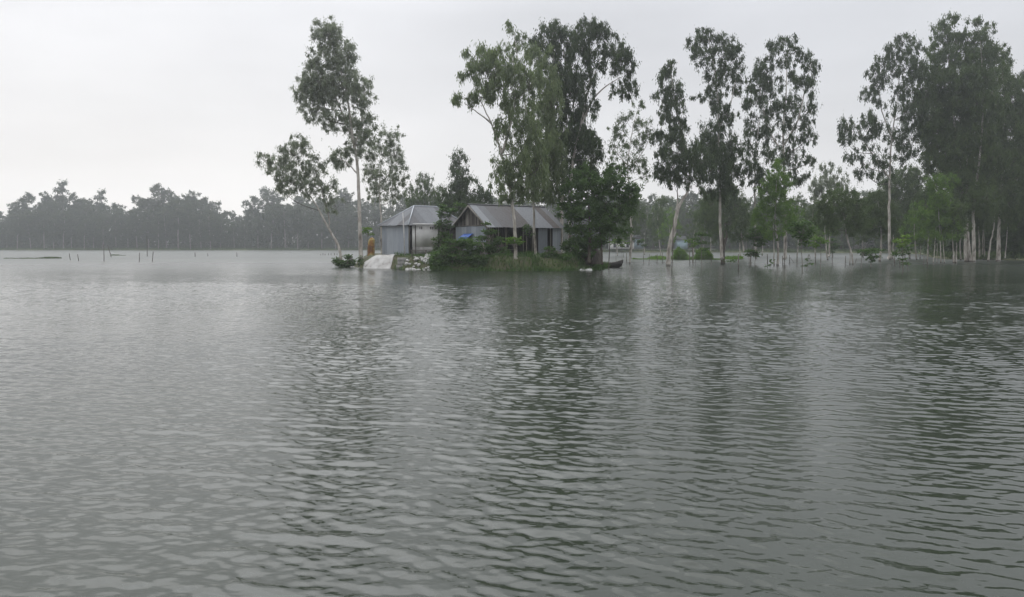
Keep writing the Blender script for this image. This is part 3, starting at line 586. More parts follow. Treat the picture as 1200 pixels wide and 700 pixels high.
sapling('bright lime topped sapling with dark drooping lower tiers, right of the straight pale trunk', wd(319), [[(1058, 319, .04), (1058, 306), (1058, 290)], [(1064, 315, .03), (1063, 308), (1061, 302)]],
        [(1054, 297, 9, 4, 1.1), (1061, 292, 7, 3), (1057, 305, 6, 3, .6), (1062, 310, 4, 3, .8)], 'broad', 67, dens=1.3)
sapling('crown of lime green young leaves topping the dark drooping sapling', wd(319) - .15, [[(1058, 300, .03), (1058, 292), (1058, 282)]],
        [(1058, 277, 5, 2, 1.3), (1053, 282, 6, 2.5, 1.3), (1063, 282, 6, 2.5, 1.3), (1058, 287, 8, 2.5)], 'young', 68, dens=1.4)
sapling('shorter lime tufted sapling on a stump stem, by the round shrubs', wd(309), [[(812, 310, .09), (812, 300), (811, 287)]],
        [(808, 283, 6, 2.5, 1.3), (815, 285, 5, 2.5), (810, 288, 5, 2)], 'bright', 69, dens=1.3)
sapling('taller of two saplings by the round shrubs, leafy tiers on a thin stem', wd(315), [[(822.5, 315, .03), (822, 300), (822, 275)]],
        [(820, 274, 6, 1.8, 1.2), (827, 276, 5, 1.8), (816, 280, 5, 2), (823, 284, 6, 2.5), (826, 292, 4, 2)], 'broad', 70, dens=1.3)
sapling('green topped sapling in the water beside the moored boat', wd(310), [[(729, 309, .02), (729, 300), (728, 284)], [(722, 306, .02), (722, 295), (724, 284)]],
        [(727, 281, 6, 1.8, 1.3), (719, 284, 5, 2), (734, 285, 5, 2), (728, 288, 5, 2)], 'bright', 71, dens=1.2)
sapling('small round dark tree tuft seen over the far path right of the boat', wd(303), [[(754, 303, .04), (754, 295), (753, 286)]],
        [(752, 283, 5, 2.5, 1.3), (756, 287, 4, 2)], 'broad', 72, ln=.35, wdt=.17)
sapling('spray of leaves just above the water right of the broken dark trunk', wd(314), [[(855, 314, .02), (856, 308)]],
        [(854, 305.5, 4, 1), (859, 306, 3, 1)], 'broad', 73)
sapling('leafy twig lying low in the water at the foot of the pale straight stem', wd(315), [[(902, 315, .02), (903, 309), (904, 305)]],
        [(903, 308, 2, 3), (900, 311, 2, 1.5)], 'broad', 74)
# drowned clump at the foot of the leaning tree
sapling('leafy clump growing at the water round the foot of the leaning tree', 71, [[(400, 315, .03), (398, 306), (395, 302)], [(406, 315, .03), (408, 306), (411, 300)]],
        [(398, 308, 6, 4, 1.4), (404, 310, 8, 4, 1.6), (411, 308, 6, 4, 1.3), (394, 304, 3, 3), (407, 301, 4, 3), (402, 314, 6, 2)], 'broad', 75, name='shrub', ln=.22, wdt=.09, dens=1.7)
sapling('small dark weed tuft between the leaning tree clump and the white sheet', 68.5, [[(421, 313, .02), (422, 305), (423, 300)]],
        [(421, 308, 2.5, 4, 1.5), (423, 302, 2, 3)], 'broad', 76, name='shrub', ln=.18, wdt=.07, dens=1.6)
# bushes of the mound
sapling('big dark bush sprawling to the water before the gable of the second shed', 62, [[(540, 314, .06), (540, 300), (535, 285)], [(556, 314, .06), (560, 300), (566, 285)]],
        [(545, 284, 13, 6, 1.2), (530, 292, 13, 7, 1.2), (556, 290, 13, 8, 1.2), (520, 300, 12, 7, 1.2), (540, 302, 18, 9, 1.4), (562, 304, 15, 9, 1.4), (516, 309, 14, 7, 1.4), (536, 313, 16, 5, 1.5), (560, 314, 16, 5, 1.5), (528, 282, 8, 4, .7), (510, 305, 7, 5)], 'broad', 81, name='shrub', dens=1.45, ln=.24)
sapling('taller spreading bush with long arching twigs at the corner post of the second shed', 63, [[(574, 314, .06), (576, 295), (578, 275)], [(580, 314, .04), (584, 300), (588, 285)]],
        [(574, 272, 9, 3, .9), (562, 279, 8, 3, .9), (583, 282, 9, 5, 1), (572, 290, 12, 6, 1.1), (588, 296, 9, 7, 1.1), (578, 304, 12, 8, 1.3), (592, 310, 9, 6, 1.3), (578, 314, 14, 4, 1.4), (570, 262, 5, 2, .5)], 'broad', 82, name='shrub', dens=1.35, ln=.24)
sapling('round headed green sapling beside the banded trunk in front of the second shed', 61.2, [[(602, 315, .03), (602, 300), (603, 286)]],
        [(603, 281, 8, 4, 1.6), (598, 283, 5, 3, 1.2), (608, 284, 5, 3, 1.2)], 'bright', 83, dens=1.5)
sapling('small leafy sapling on a thin pale stem under the eave of the second shed', 64, [[(617, 301, .035), (617, 285), (617, 270)]],
        [(618, 268, 6, 5, 1.2), (622, 274, 4, 4, .8)], 'broad', 84, dens=1.2)
sapling('green bush with yellowish flowers before the tin panels of the second shed', 62.5, [[(645, 305, .03), (645, 296), (644, 290)]],
        [(644, 292, 6, 3, 1), (650, 298, 7, 4, 1), (640, 299, 6, 4, 1), (660, 302, 9, 5, 1.3)], 'broad', 85, name='shrub', dens=1.4, ln=.2, wdt=.1)
sapling('dark undergrowth bush filling the right end of the shed mound beneath the broad leaved tree', 64, [[(676, 303, .04), (676, 292), (676, 282)], [(694, 303, .04), (696, 292), (698, 282)]],
        [(676, 284, 10, 7, 1.2), (690, 286, 12, 7, 1.2), (702, 284, 8, 7), (672, 297, 10, 6, 1.2), (690, 297, 10, 5), (664, 288, 6, 8, .9)], 'broad', 86, name='shrub', dens=1.4)
sapling('leafy green shrub filling the gap between the two sheds', 67.5, [[(519, 302, .05), (519, 290), (518, 275)]],
        [(520, 250, 7, 6, .9), (517, 264, 6, 7, .8), (522, 278, 8, 8, 1), (516, 290, 8, 7, 1), (526, 262, 5, 6, .8), (512, 282, 5, 6, .6), (530, 247, 7, 4, .7), (538, 240, 6, 4, .6), (521, 242, 5, 4, .6)], 'broad', 87, name='shrub', dens=1.2)
sapling('low green plant by the orange wrapped bundle behind the pale tall trunk', 72.5, [[(430, 298, .03), (431, 285), (431, 272)]],
        [(431, 269, 6, 2.5, 1.4), (434, 274, 4, 2), (427, 272, 4, 2)], 'bright', 88, dens=1.3)

# round shrubs and the floating weed
def round_shrub(px, py, rx, ry, label, seed):
    D = wd(304.5); s = D / FPX; rng = np.random.default_rng(seed); c = at(px, py + ry, D); c[2] = .05
    o = empty('round_shrub', c, label, 'shrub', 'round shrubs on the floating weed'); st = MB(); m = MB(); n = 2600
    q = rng.normal(size=(n, 3)); q[:, 2] = abs(q[:, 2]); q /= np.linalg.norm(q, axis=1)[:, None]
    lump = 1 + .14 * np.sin(q[:, 0] * 5 + seed) * np.cos(q[:, 1] * 4) + .1 * np.sin(q[:, 2] * 9 + q[:, 0] * 7)
    P = c + q * (rng.uniform(.35, 1, n) ** .4 * lump)[:, None] * (rx * s, rx * s, ry * 2 * s) * .9
    d = q * .8 + rng.normal(size=(n, 3)) * .35 + (0, 0, .35); d /= np.linalg.norm(d, axis=1)[:, None]
    m.leaves(P, d, rng.uniform(.2, .42, n), rng.uniform(.05, .09, n), rng, rng.uniform(0, 1, n))
    for k in range(9):
        a = k * .7; e = c + np.array((math.cos(a) * .6 * rx * s, math.sin(a) * .6 * rx * s, ry * 1.1 * s)); st.tube([c - (0, 0, .2), (c + e) / 2 + (0, 0, .1), e], [.03, .02, .01], 4)
    st.build('stems', M['twig'], o); m.build('foliage', M['bright'], o)
round_shrub(796.5, 299, 9, 6.6, 'left of two round green shrubs on the floating weed', 91)
round_shrub(824, 299, 10.5, 6.6, 'right and wider of two round green shrubs on the floating weed', 92)
def weed_mat(name, px0, px1, D, depth, seed, label, n, leaf='bright', h=.16, ymul=1):
    rng = np.random.default_rng(seed); m = MB(); t = rng.uniform(-1, 1, n); u = rng.uniform(-1, 1, n)
    env = np.sqrt(np.clip(1 - np.abs(t) ** 2.6, 0, 1)) * (.75 + .25 * np.sin(t * 13 + seed))
    x = gx((px0 + px1) / 2, D) + t * gx(600 + (px1 - px0) / 2, D); y = D + u * env * depth
    z = np.zeros(n) + .0
    P = np.stack([x, y, z], 1); d = rng.normal(size=(n, 3)) * .6; d[:, 2] = abs(d[:, 2]) + .3; d /= np.linalg.norm(d, axis=1)[:, None]
    hh = h * (.6 + .8 * np.clip(np.sin(x * 1.7 + seed) + np.sin(x * .6), -.5, 1.2))
    m.leaves(P, d, rng.uniform(.5, 1.4, n) * hh + .06, rng.uniform(.06, .13, n), rng, rng.uniform(0, 1, n))
    o = m.build(name, M[leaf]); tag(o, label, 'floating weed', None, 'stuff'); return o
weed_mat('floating_weed', 742, 868, wd(304), 5.0, 3, 'mat of green floating weed in the open water right of the sheds', 12000, h=.3)
weed_mat('floating_weed', 18, 72, wd(303), 2.2, 5, 'long thin raft of floating weed in the far left water', 3500, leaf='euc', h=.14)
weed_mat('floating_weed', 8, 15, wd(303), 1.2, 6, 'tiny weed clump at the far left edge of the water', 350, leaf='euc', h=.28)
weed_mat('floating_weed', 132, 147, wd(299.5), 1.6, 8, 'faint far strip of weed behind the left stakes', 700, leaf='euc', h=.12)

# grasses on the mound's water edge
def bank_grass():
    rng = np.random.default_rng(17); m = MB(); Ps = []
    n = 90000; X = rng.uniform(-13.8, 9, n); Y = rng.uniform(59, 72, n); d = isl_dist(X, Y); pxx = 600 + X / Y * FPX
    w = (d > -.25) & (d < 2.6) & (pxx > 505) & (rng.uniform(0, 1, n) < .25 + .5 * (np.sin(X * 1.9) * np.sin(Y * 1.3 + X * .7) > -.1))
    w2 = (d > .1) & (d < 3.0) & (pxx <= 505) & (pxx > 462) & (rng.uniform(0, 1, n) < .16)
    k = w | w2; X, Y = X[k], Y[k]; Z = isl_h(X, Y); Z = np.maximum(Z, -.02); n = len(X)
    dv = rng.normal(size=(n, 3)) * .32; dv[:, 2] = 1; dv /= np.linalg.norm(dv, axis=1)[:, None]
    ln = rng.uniform(.12, .42, n) * (1 + .6 * np.sin(X * 1.3) * np.sin(X * .41 + 1))
    m.leaves(np.stack([X, Y, Z], 1), dv, ln, rng.uniform(.03, .06, n), rng, rng.uniform(0, 1, n))
    o = m.build('bank_grass', M['broad']); tag(o, 'rough green grass along the water edge of the shed mound', 'grass', None, 'stuff')
bank_grass()

# ------------------------------------------------------------------ the far woods
def far_proto(seed, lo, wide, n_cl, leafm, barkm, open_=False):
    """a unit tree 10 m tall at the origin"""
    rng = np.random.default_rng(seed); t = MB(); f = MB(); cen = []; rad = []
    lean = rng.uniform(-.5, .5)
    P = spline([(0, 0, -.4), (lean * .3, 0, 3), (lean, rng.uniform(-.3, .3), 6), (lean * 1.2, 0, 9)], 4); t.tube(P, [.13 * (1 - .8 * i / len(P)) + .02 for i in range(len(P))], 6)
    nb = 7 if open_ else 10
    for b in range(nb):
        z = lo + (10 - lo) * (b + .5) / nb; env = math.sin(math.pi * (.20 + .56 * (b + .5) / nb))
        a = b * 2.4 + rng.uniform(0, 1); rr = wide * env * rng.uniform(.35, .85)
        c = np.array((lean * z / 9 + rr * math.cos(a) * .7, rr * math.sin(a) * .7, z)); p = P[min(len(P) - 2, max(2, int((z - .8) / 9 * len(P))))]
        t.tube([p, (p + c) / 2 + (0, 0, -.1), c], [.05, .04, .02], 4)
        for j in range(int(n_cl * 2.2) // nb):
            q = rng.normal(size=3); q /= np.linalg.norm(q); q *= rng.uniform(.1, 1) ** .5
            cen.append(c + q * (wide * .62 * max(env, .35), wide * .55 * max(env, .35), (10 - lo) / nb * 1.25)); rad.append(np.array((.46, .46, .48)) * rng.uniform(.6, 1.35))
    foliage(f, cen, rad, rng, 30, .34, .15, .35)
    e = empty('wood_tree', (0, 0, 0), None, None); t.build('trunk', M[barkm], e, smooth=True); f.build('crown', M[leafm], e)
    return e
PR = [far_proto(100, 2.2, 2.6, 90, 'far', 'bark_far'), far_proto(101, 3.0, 2.1, 80, 'far', 'bark_far'), far_proto(102, 1.4, 2.9, 100, 'far', 'bark_dark'),
      far_proto(103, 3.6, 1.7, 60, 'far', 'bark_far', True), far_proto(104, 1.0, 2.5, 90, 'euc', 'bark_dark'), far_proto(105, 2.6, 2.4, 70, 'euc_dark', 'bark_far')]
used = [False] * len(PR)
def place_far(k, px, D, top_py, label, group, rz, wide=1.0, z0=.4, cat='tree'):
    src = PR[k]
    if not used[k]: o = src; used[k] = True
    else:
        o = src.copy(); COL.objects.link(o)
        for c in [c for c in bpy.data.objects if c.parent == src]:
            d = c.copy(); COL.objects.link(d); d.parent = o
    H = HCAM + (Y0 - top_py) / FPX * D - z0; s = H / 10.2
    o.location = (gx(px, D), D, z0); o.rotation_euler = (0, 0, rz); o.scale = (s * wide, s * wide, s)
    tag(o, label, cat, group); return o
rng = random.Random(4)
LX = [-60, 0, 15, 30, 50, 62, 90, 105, 135, 150, 170, 205, 232, 245, 258, 280, 300, 320, 345, 380, 420, 450, 480, 520, 560, 600]
LY = [252, 251, 246, 244, 243, 238, 240, 243, 246, 243, 238, 234, 236, 242, 248, 252, 246, 238, 238, 236, 238, 238, 236, 236, 234, 234]
def skyline(px): return float(np.interp(px, LX, LY))
RX = [600, 700, 740, 790, 850, 900, 950, 1000, 1060, 1120, 1260]; RY = [232, 226, 232, 236, 232, 238, 242, 236, 230, 236, 236]
LABL = 'tree merged in the hazy grey wood along the far bank left of the sheds'
LABM = 'tree in the distant wood seen above and between the shed roofs'
LABR = 'tree in the dark wood on the far bank right of the sheds'
def wood_row(p0, p1, back, step, dy, lab, grp, f, kinds):
    px = p0
    while px < p1:
        D = shore(px) + back + rng.uniform(-2.5, 2.5)
        if px > 1085: D = max(D, 118 + back)
        top = f(px) + dy + rng.uniform(-7, 7)
        place_far(rng.choice(kinds), px, D, top, lab, grp, rng.uniform(0, 6.28), rng.uniform(.9, 1.25), 1.0)
        px += step * rng.uniform(.7, 1.3)
wood_row(-40, 410, 4, 13, 9, LABL, 'trees of the hazy left wood', skyline, [0, 1, 3])
wood_row(-40, 420, 17, 12, 2, LABL, 'trees of the hazy left wood', skyline, [0, 1, 2])
wood_row(-40, 420, 30, 12, -1, LABL, 'trees of the hazy left wood', skyline, [0, 2, 1])
fr = lambda px: float(np.interp(px, RX, RY))
wood_row(425, 690, 8, 17, 4, LABM, 'trees of the wood behind the sheds', skyline, [0, 1, 3])
wood_row(425, 690, 24, 14, -1, LABM, 'trees of the wood behind the sheds', skyline, [0, 2])
wood_row(700, 1240, 5, 16, 12, LABR, 'trees of the dark right wood', fr, [4, 1, 5])
wood_row(700, 1240, 15, 14, 2, LABR, 'trees of the dark right wood', fr, [4, 2, 5])
wood_row(700, 1240, 28, 14, -3, LABR, 'trees of the dark right wood', fr, [4, 5, 2])
for (px, top, k, w, lab) in [
    (18, 238, 1, .9, 'small pointed crown standing up at the far left end of the hazy skyline'),
    (34, 227, 0, 1.0, 'wide ragged crown above the hazy wood near the left edge'),
    (56, 226, 1, .8, 'domed crown left beside the tallest thin crown of the hazy left skyline'),
    (76, 215, 3, .8, 'tallest thin crown with a tuft on top in the left part of the hazy skyline'),
    (92, 227, 0, .7, 'lower broken crown just right of the tallest thin one on the hazy skyline'),
    (107, 234, 2, .7, 'rounded low crown left of the isolated round one on the hazy skyline'),
    (121, 225, 3, .75, 'isolated round crown on a bare stem with sky on both sides, hazy left skyline'),
    (138, 239, 0, .8, 'small crown just right of the isolated round one on the hazy skyline'),
    (171, 231, 2, .9, 'sloping shoulder crown left of the highest dome of the hazy wood'),
    (191, 217, 0, 1.0, 'highest domed crown of the hazy left wood'),
    (207, 223, 2, .9, 'broad crown joined to the right of the highest hazy dome'),
    (229, 225, 1, 1.0, 'twin topped crown right of centre on the hazy left skyline'),
    (242, 232, 0, .8, 'falling shoulder crown right of the twin topped one'),
    (256, 238, 3, .7, 'last small crown before the skyline dips left of the leaning tree'),
    (300, 231, 0, .9, 'hazy crown rising just left of the leaning tree foliage'),
    (322, 221, 2, 1.0, 'tall hazy crown seen behind the foliage of the leaning tree'),
    (403, 222, 1, 1.0, 'hazy tall crown seen between the leaning tree and the tallest lone tree')]:
    place_far(k, px, shore(px) + 22, top, lab, None, px * .7, w, 1.0)

def undergrowth(name, p0, p1, back, lab, seed, n, leafm, hmax, f):
    r_ = np.random.default_rng(seed); m = MB(); px = r_.uniform(p0, p1, n)
    D = np.array([shore(p) if p <= 1085 else max(shore(p), 114) for p in px]) + back + r_.uniform(0, 16, n)
    x = (px - 600) / FPX * D
    top = hmax * (.55 + .25 * np.sin(px * .21 + seed) + .2 * np.sin(px * .47)) 
    z = .5 + r_.uniform(0, 1, n) ** 1.1 * top
    P = np.stack([x, D, z], 1); d = r_.normal(size=(n, 3)); d[:, 2] -= .3; d /= np.linalg.norm(d, axis=1)[:, None]
    m.leaves(P, d, r_.uniform(.5, 1.0, n), r_.uniform(.25, .45, n), r_, r_.uniform(0, 1, n))
    o = m.build(name, M[leafm]); tag(o, lab, 'undergrowth', None, 'stuff')
undergrowth('undergrowth', -60, 690, 5, 'hazy thicket filling the foot of the far left wood', 1, 95000, 'far', 13, skyline)
undergrowth('undergrowth', -60, 690, 26, 'hazy grey thicket deep inside the far left wood', 4, 70000, 'far', 12, skyline)
undergrowth('undergrowth', 690, 1090, 10, 'dark thicket filling the foot of the right wood', 2, 60000, 'euc_dark', 12, fr)
undergrowth('undergrowth', 1085, 1290, 6, 'dark thicket behind the white trunk cluster', 3, 34000, 'euc_dark', 8.5, fr)
def far_grass():
    r_ = np.random.default_rng(8); m = MB(); n = 26000; px = r_.uniform(-60, 1300, n); D = np.array([shore(p) for p in px]) + r_.uniform(.4, 7, n)
    x = (px - 600) / FPX * D; d = r_.normal(size=(n, 3)) * .3; d[:, 2] = 1; d /= np.linalg.norm(d, axis=1)[:, None]
    z = np.interp(D - np.array([shore(p) for p in px]), [0, 1.4, 4, 9], [0, .25, .4, .5])
    m.leaves(np.stack([x, D, z], 1), d, r_.uniform(.3, .9, n), r_.uniform(.12, .3, n), r_, r_.uniform(0, 1, n))
    tag(m.build('bank_grass', M['euc']), 'grass on the low far bank below the woods', 'grass', None, 'stuff')
far_grass()

# ------------------------------------------------------------------ sheds
M['tin'] = princ('weathered tin', [(.25, (.050, .038, .030)), (.38, (.075, .073, .072)), (.55, (.095, .100, .105)), (.80, (.17, .18, .188))], 1.6, .6, 5, (3.5, 3.5, .5), usetint=.66, metal=.1, spec=.4)
M['tin_wall'] = princ('galvanised wall tin', [(.2, (.15, .165, .18)), (.5, (.25, .275, .30)), (.85, (.37, .39, .41))], 1.6, .5, 5, (4, 4, .6), usetint=.5, metal=.1, spec=.4)
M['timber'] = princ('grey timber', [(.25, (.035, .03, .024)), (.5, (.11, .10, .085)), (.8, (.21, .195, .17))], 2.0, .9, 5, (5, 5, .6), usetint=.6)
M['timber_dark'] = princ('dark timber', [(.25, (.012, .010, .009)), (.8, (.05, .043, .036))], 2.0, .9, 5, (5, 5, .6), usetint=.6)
M['white_board'] = princ('pale board', [(.3, (.56, .55, .53)), (.6, (.70, .69, .665))], 1.3, .7, 5)
M['cement'] = princ('cement', [(.3, (.17, .165, .155)), (.65, (.32, .31, .29))], 2.5, .9, 5)
M['black'] = princ('painted recess shade', [(.3, (.008, .008, .008)), (.7, (.015, .014, .013))], 2, .9)  # near-black colour stands in for the shade inside gaps, slits and windows
M['pole'] = princ('pale pole', [(.3, (.28, .27, .25)), (.7, (.45, .44, .42))], 3, .8)
Zv = np.array((0, 0, 1.))

def sheet_wall(m, o, e, nrm_, length, z0, z1f, wsheet, rng, amp=.02, pitch=.11):
    """corrugated sheets along e from o; z1f(s) gives the top"""
    s = 0.0
    while s < length - 1e-3:
        w = min(wsheet, length - s); off = rng.uniform(0, .012); t = rng.uniform(.1, .95); k = max(4, int(w / pitch * 4)); vs = []; fs = []
        drop = rng.uniform(-.02, .03)
        for i in range(k + 1):
            q = s + w * i / k; a = amp * math.sin(2 * math.pi * q / pitch)
            b = o + e * q + nrm_ * (a + off + .012)
            vs += [b + Zv * (z0 + drop), b + Zv * z1f(q)]
        for i in range(k): fs.append((2 * i, 2 * i + 2, 2 * i + 3, 2 * i + 1))
        m.add(vs, fs, t); s += w
def roof_plane(m, A, B, C, Dp, rng, wsheet=.78, amp=.022, pitch=.13, thick=.0):
    """sheets run from eave A-B up to ridge D-C (C above B); clipped by linear edges"""
    A, B, C, Dp = map(lambda v: np.array(v, float), (A, B, C, Dp)); e = B - A; Lw = np.linalg.norm(e); e /= Lw
    up = None
    mid = (Dp + C) / 2 - (A + B) / 2; mid -= e * (mid @ e); H = np.linalg.norm(mid); u = mid / H; nr = np.cross(e, u)
    if nr[2] < 0: nr = -nr
    sD, sC = (Dp - A) @ e, (C - A) @ e
    def top(q):
        if q < sD: return H * q / max(sD, 1e-6)
        if q > sC: return H * (Lw - q) / max(Lw - sC, 1e-6)
        return H
    s = 0.
    while s < Lw - 1e-3:
        w = min(wsheet, Lw - s); off = rng.uniform(0, .018); t = rng.uniform(.05, .95); k = max(4, int(w / pitch * 4)); vs = []; fs = []; ex = rng.uniform(-.03, .05)
        for i in range(k + 1):
            q = s + w * i / k; a = amp * math.sin(2 * math.pi * q / pitch); b = A + e * q + nr * (a + off)
            vs += [b - u * ex, b + u * max(top(q), .001)]
        for i in range(k): fs.append((2 * i, 2 * i + 2, 2 * i + 3, 2 * i + 1))
        tt = [t if (j % 4 < 2) else min(1, t + .05) for j in range(len(vs))]
        m.add(vs, fs, tt); s += w
def planks(m, o, e, nrm_, length, z0, z1f, w, rng, gap=.02, th=.03):
    s = 0.
    while s < length - .02:
        ww = min(w * rng.uniform(.8, 1.2), length - s); a = o + e * (s + gap / 2); b = o + e * (s + ww - gap / 2); t = rng.uniform(0, 1)
        za, zb = z1f(s), z1f(s + ww); d = rng.uniform(0, .012); lo = z0 + rng.uniform(-.01, .05)
        f = [a + nrm_ * (th + d), b + nrm_ * (th + d), a + nrm_ * d, b + nrm_ * d]
        vs = [f[0] + Zv * lo, f[1] + Zv * lo, f[3] + Zv * lo, f[2] + Zv * lo, f[0] + Zv * za, f[1] + Zv * zb, f[3] + Zv * zb, f[2] + Zv * za]
        m.add(vs, [(0, 1, 5, 4), (1, 2, 6, 5), (2, 3, 7, 6), (3, 0, 4, 7), (4, 5, 6, 7), (0, 3, 2, 1)], t); s += ww

def shed_one():
    rg = random.Random(3); D = 69.; o = np.array((gx(480, D), D, 1.08)); a = R(44)
    e1 = np.array((math.cos(a), math.sin(a), 0)); e2 = np.array((-math.sin(a), math.cos(a), 0)); n1 = -e2; n2 = -e1   # outward normals of right and left walls
    Lw, Ww, H, RH = 6.6, 4.2, 2.85, 1.72
    E = empty('tin_shed', o, 'grey tin shed with hipped roof and pale board front, the left of the two', 'shed')
    m = MB(); m.box(o + e1 * Lw / 2 + e2 * Ww / 2 - Zv * .07, (Lw + .3, Ww + .3, .34), ax=(e1, e2, Zv)); m.build('plinth', M['cement'], E)
    m = MB(); sheet_wall(m, o + e2 * 0, e2, n2, Ww, .1, lambda q: H, .86, rg); m.build('side_wall', M['tin_wall'], E)
    m = MB(); sheet_wall(m, o + e2 * Ww + e1 * 0, e1, e2, Lw, .1, lambda q: H, .86, rg); sheet_wall(m, o + e1 * Lw, e2, e1, Ww, .1, lambda q: H, .86, rg); m.build('back_wall', M['tin_wall'], E)
    # right-hand front: black strip painted as recess shade, pale board with slits above a cement base, then slats
    m = MB(); m.box(o + e1 * 1.75 + n1 * .03 + Zv * 1.80, (2.9, .06, 2.0), ax=(e1, e2, Zv)); fb = m.build('front_board', M['white_board'], E)
    m = MB(); m.box(o + e1 * 1.75 + n1 * .04 + Zv * .44, (2.9, .09, .7), ax=(e1, e2, Zv)); m.build('base_wall', M['cement'], E)
    for s0 in (1.15, 1.35, 2.35, 2.55):
        m = MB(); m.box(o + e1 * s0 + n1 * .065 + Zv * 2.52, (.09, .02, .24), ax=(e1, e2, Zv)); m.build('vent_slit', M['black'], fb)
    m = MB(); m.box(o + e1 * .62 + n1 * .085 + Zv * 1.45, (.07, .05, 2.75), ax=(e1, e2, Zv)); m.build('batten', M['timber'], E)
    m = MB(); m.box(o + e1 * .16 + n1 * .0 + Zv * 1.46, (.26, .05, 2.70), ax=(e1, e2, Zv)); m.build('corner_gap_shade', M['black'], E)  # solid black strip, the shade of an open gap painted on
    m = MB(); m.box(o + e1 * 0. + n1 * .03 + n2 * .03 + Zv * 1.45, (.10, .10, 2.8), ax=(e1, e2, Zv)); m.build('corner_post', M['timber'], E)
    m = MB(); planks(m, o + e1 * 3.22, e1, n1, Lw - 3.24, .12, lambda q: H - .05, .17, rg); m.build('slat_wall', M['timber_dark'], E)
    m = MB(); m.box(o + e1 * 1.9 + n1 * .30 + Zv * (H + .0), (3.4, .025, .12), ax=(e1, e2, Zv), t=.9); m.build('fascia', M['white_board'], E)
    # roof
    oh = .34; z = H + .03; ez = z - oh * RH / (Ww / 2) * .5
    A = o + n1 * oh + n2 * oh + Zv * ez; B = o + e1 * (Lw + oh) + n1 * oh + Zv * ez; C2 = o + e1 * (Lw + oh) + e2 * (Ww + oh) + Zv * ez; D2 = o + n2 * oh + e2 * (Ww + oh) + Zv * ez
    R1 = o + e1 * Ww / 2 + e2 * Ww / 2 + Zv * (z + RH); R2 = o + e1 * (Lw - Ww / 2 + .3) + e2 * Ww / 2 + Zv * (z + RH)
    rf = MB(); roof_plane(rf, A, B, R2, R1, rg); roof_plane(rf, D2, A, R1, R1, rg); roof_plane(rf, C2, D2, R1, R2, rg); roof_plane(rf, B, C2, R2, R2, rg)
    ro = rf.build('roof', M['tin'], E)
    rc = MB()
    for p, q in ((R1, R2), (A, R1), (D2, R1), (B, R2)): rc.tube([p + Zv * .03, q + Zv * .03], [.055, .055], 6, t=.8)
    rc.build('ridge_cap', M['tin_wall'], ro)
    m = MB(); m.box(o + e1 * Lw / 2 + e2 * .04 + Zv * (H - .10), (Lw - .1, .07, .09), ax=(e1, e2, Zv)); m.build('eave_beam', M['timber'], E)
shed_one()

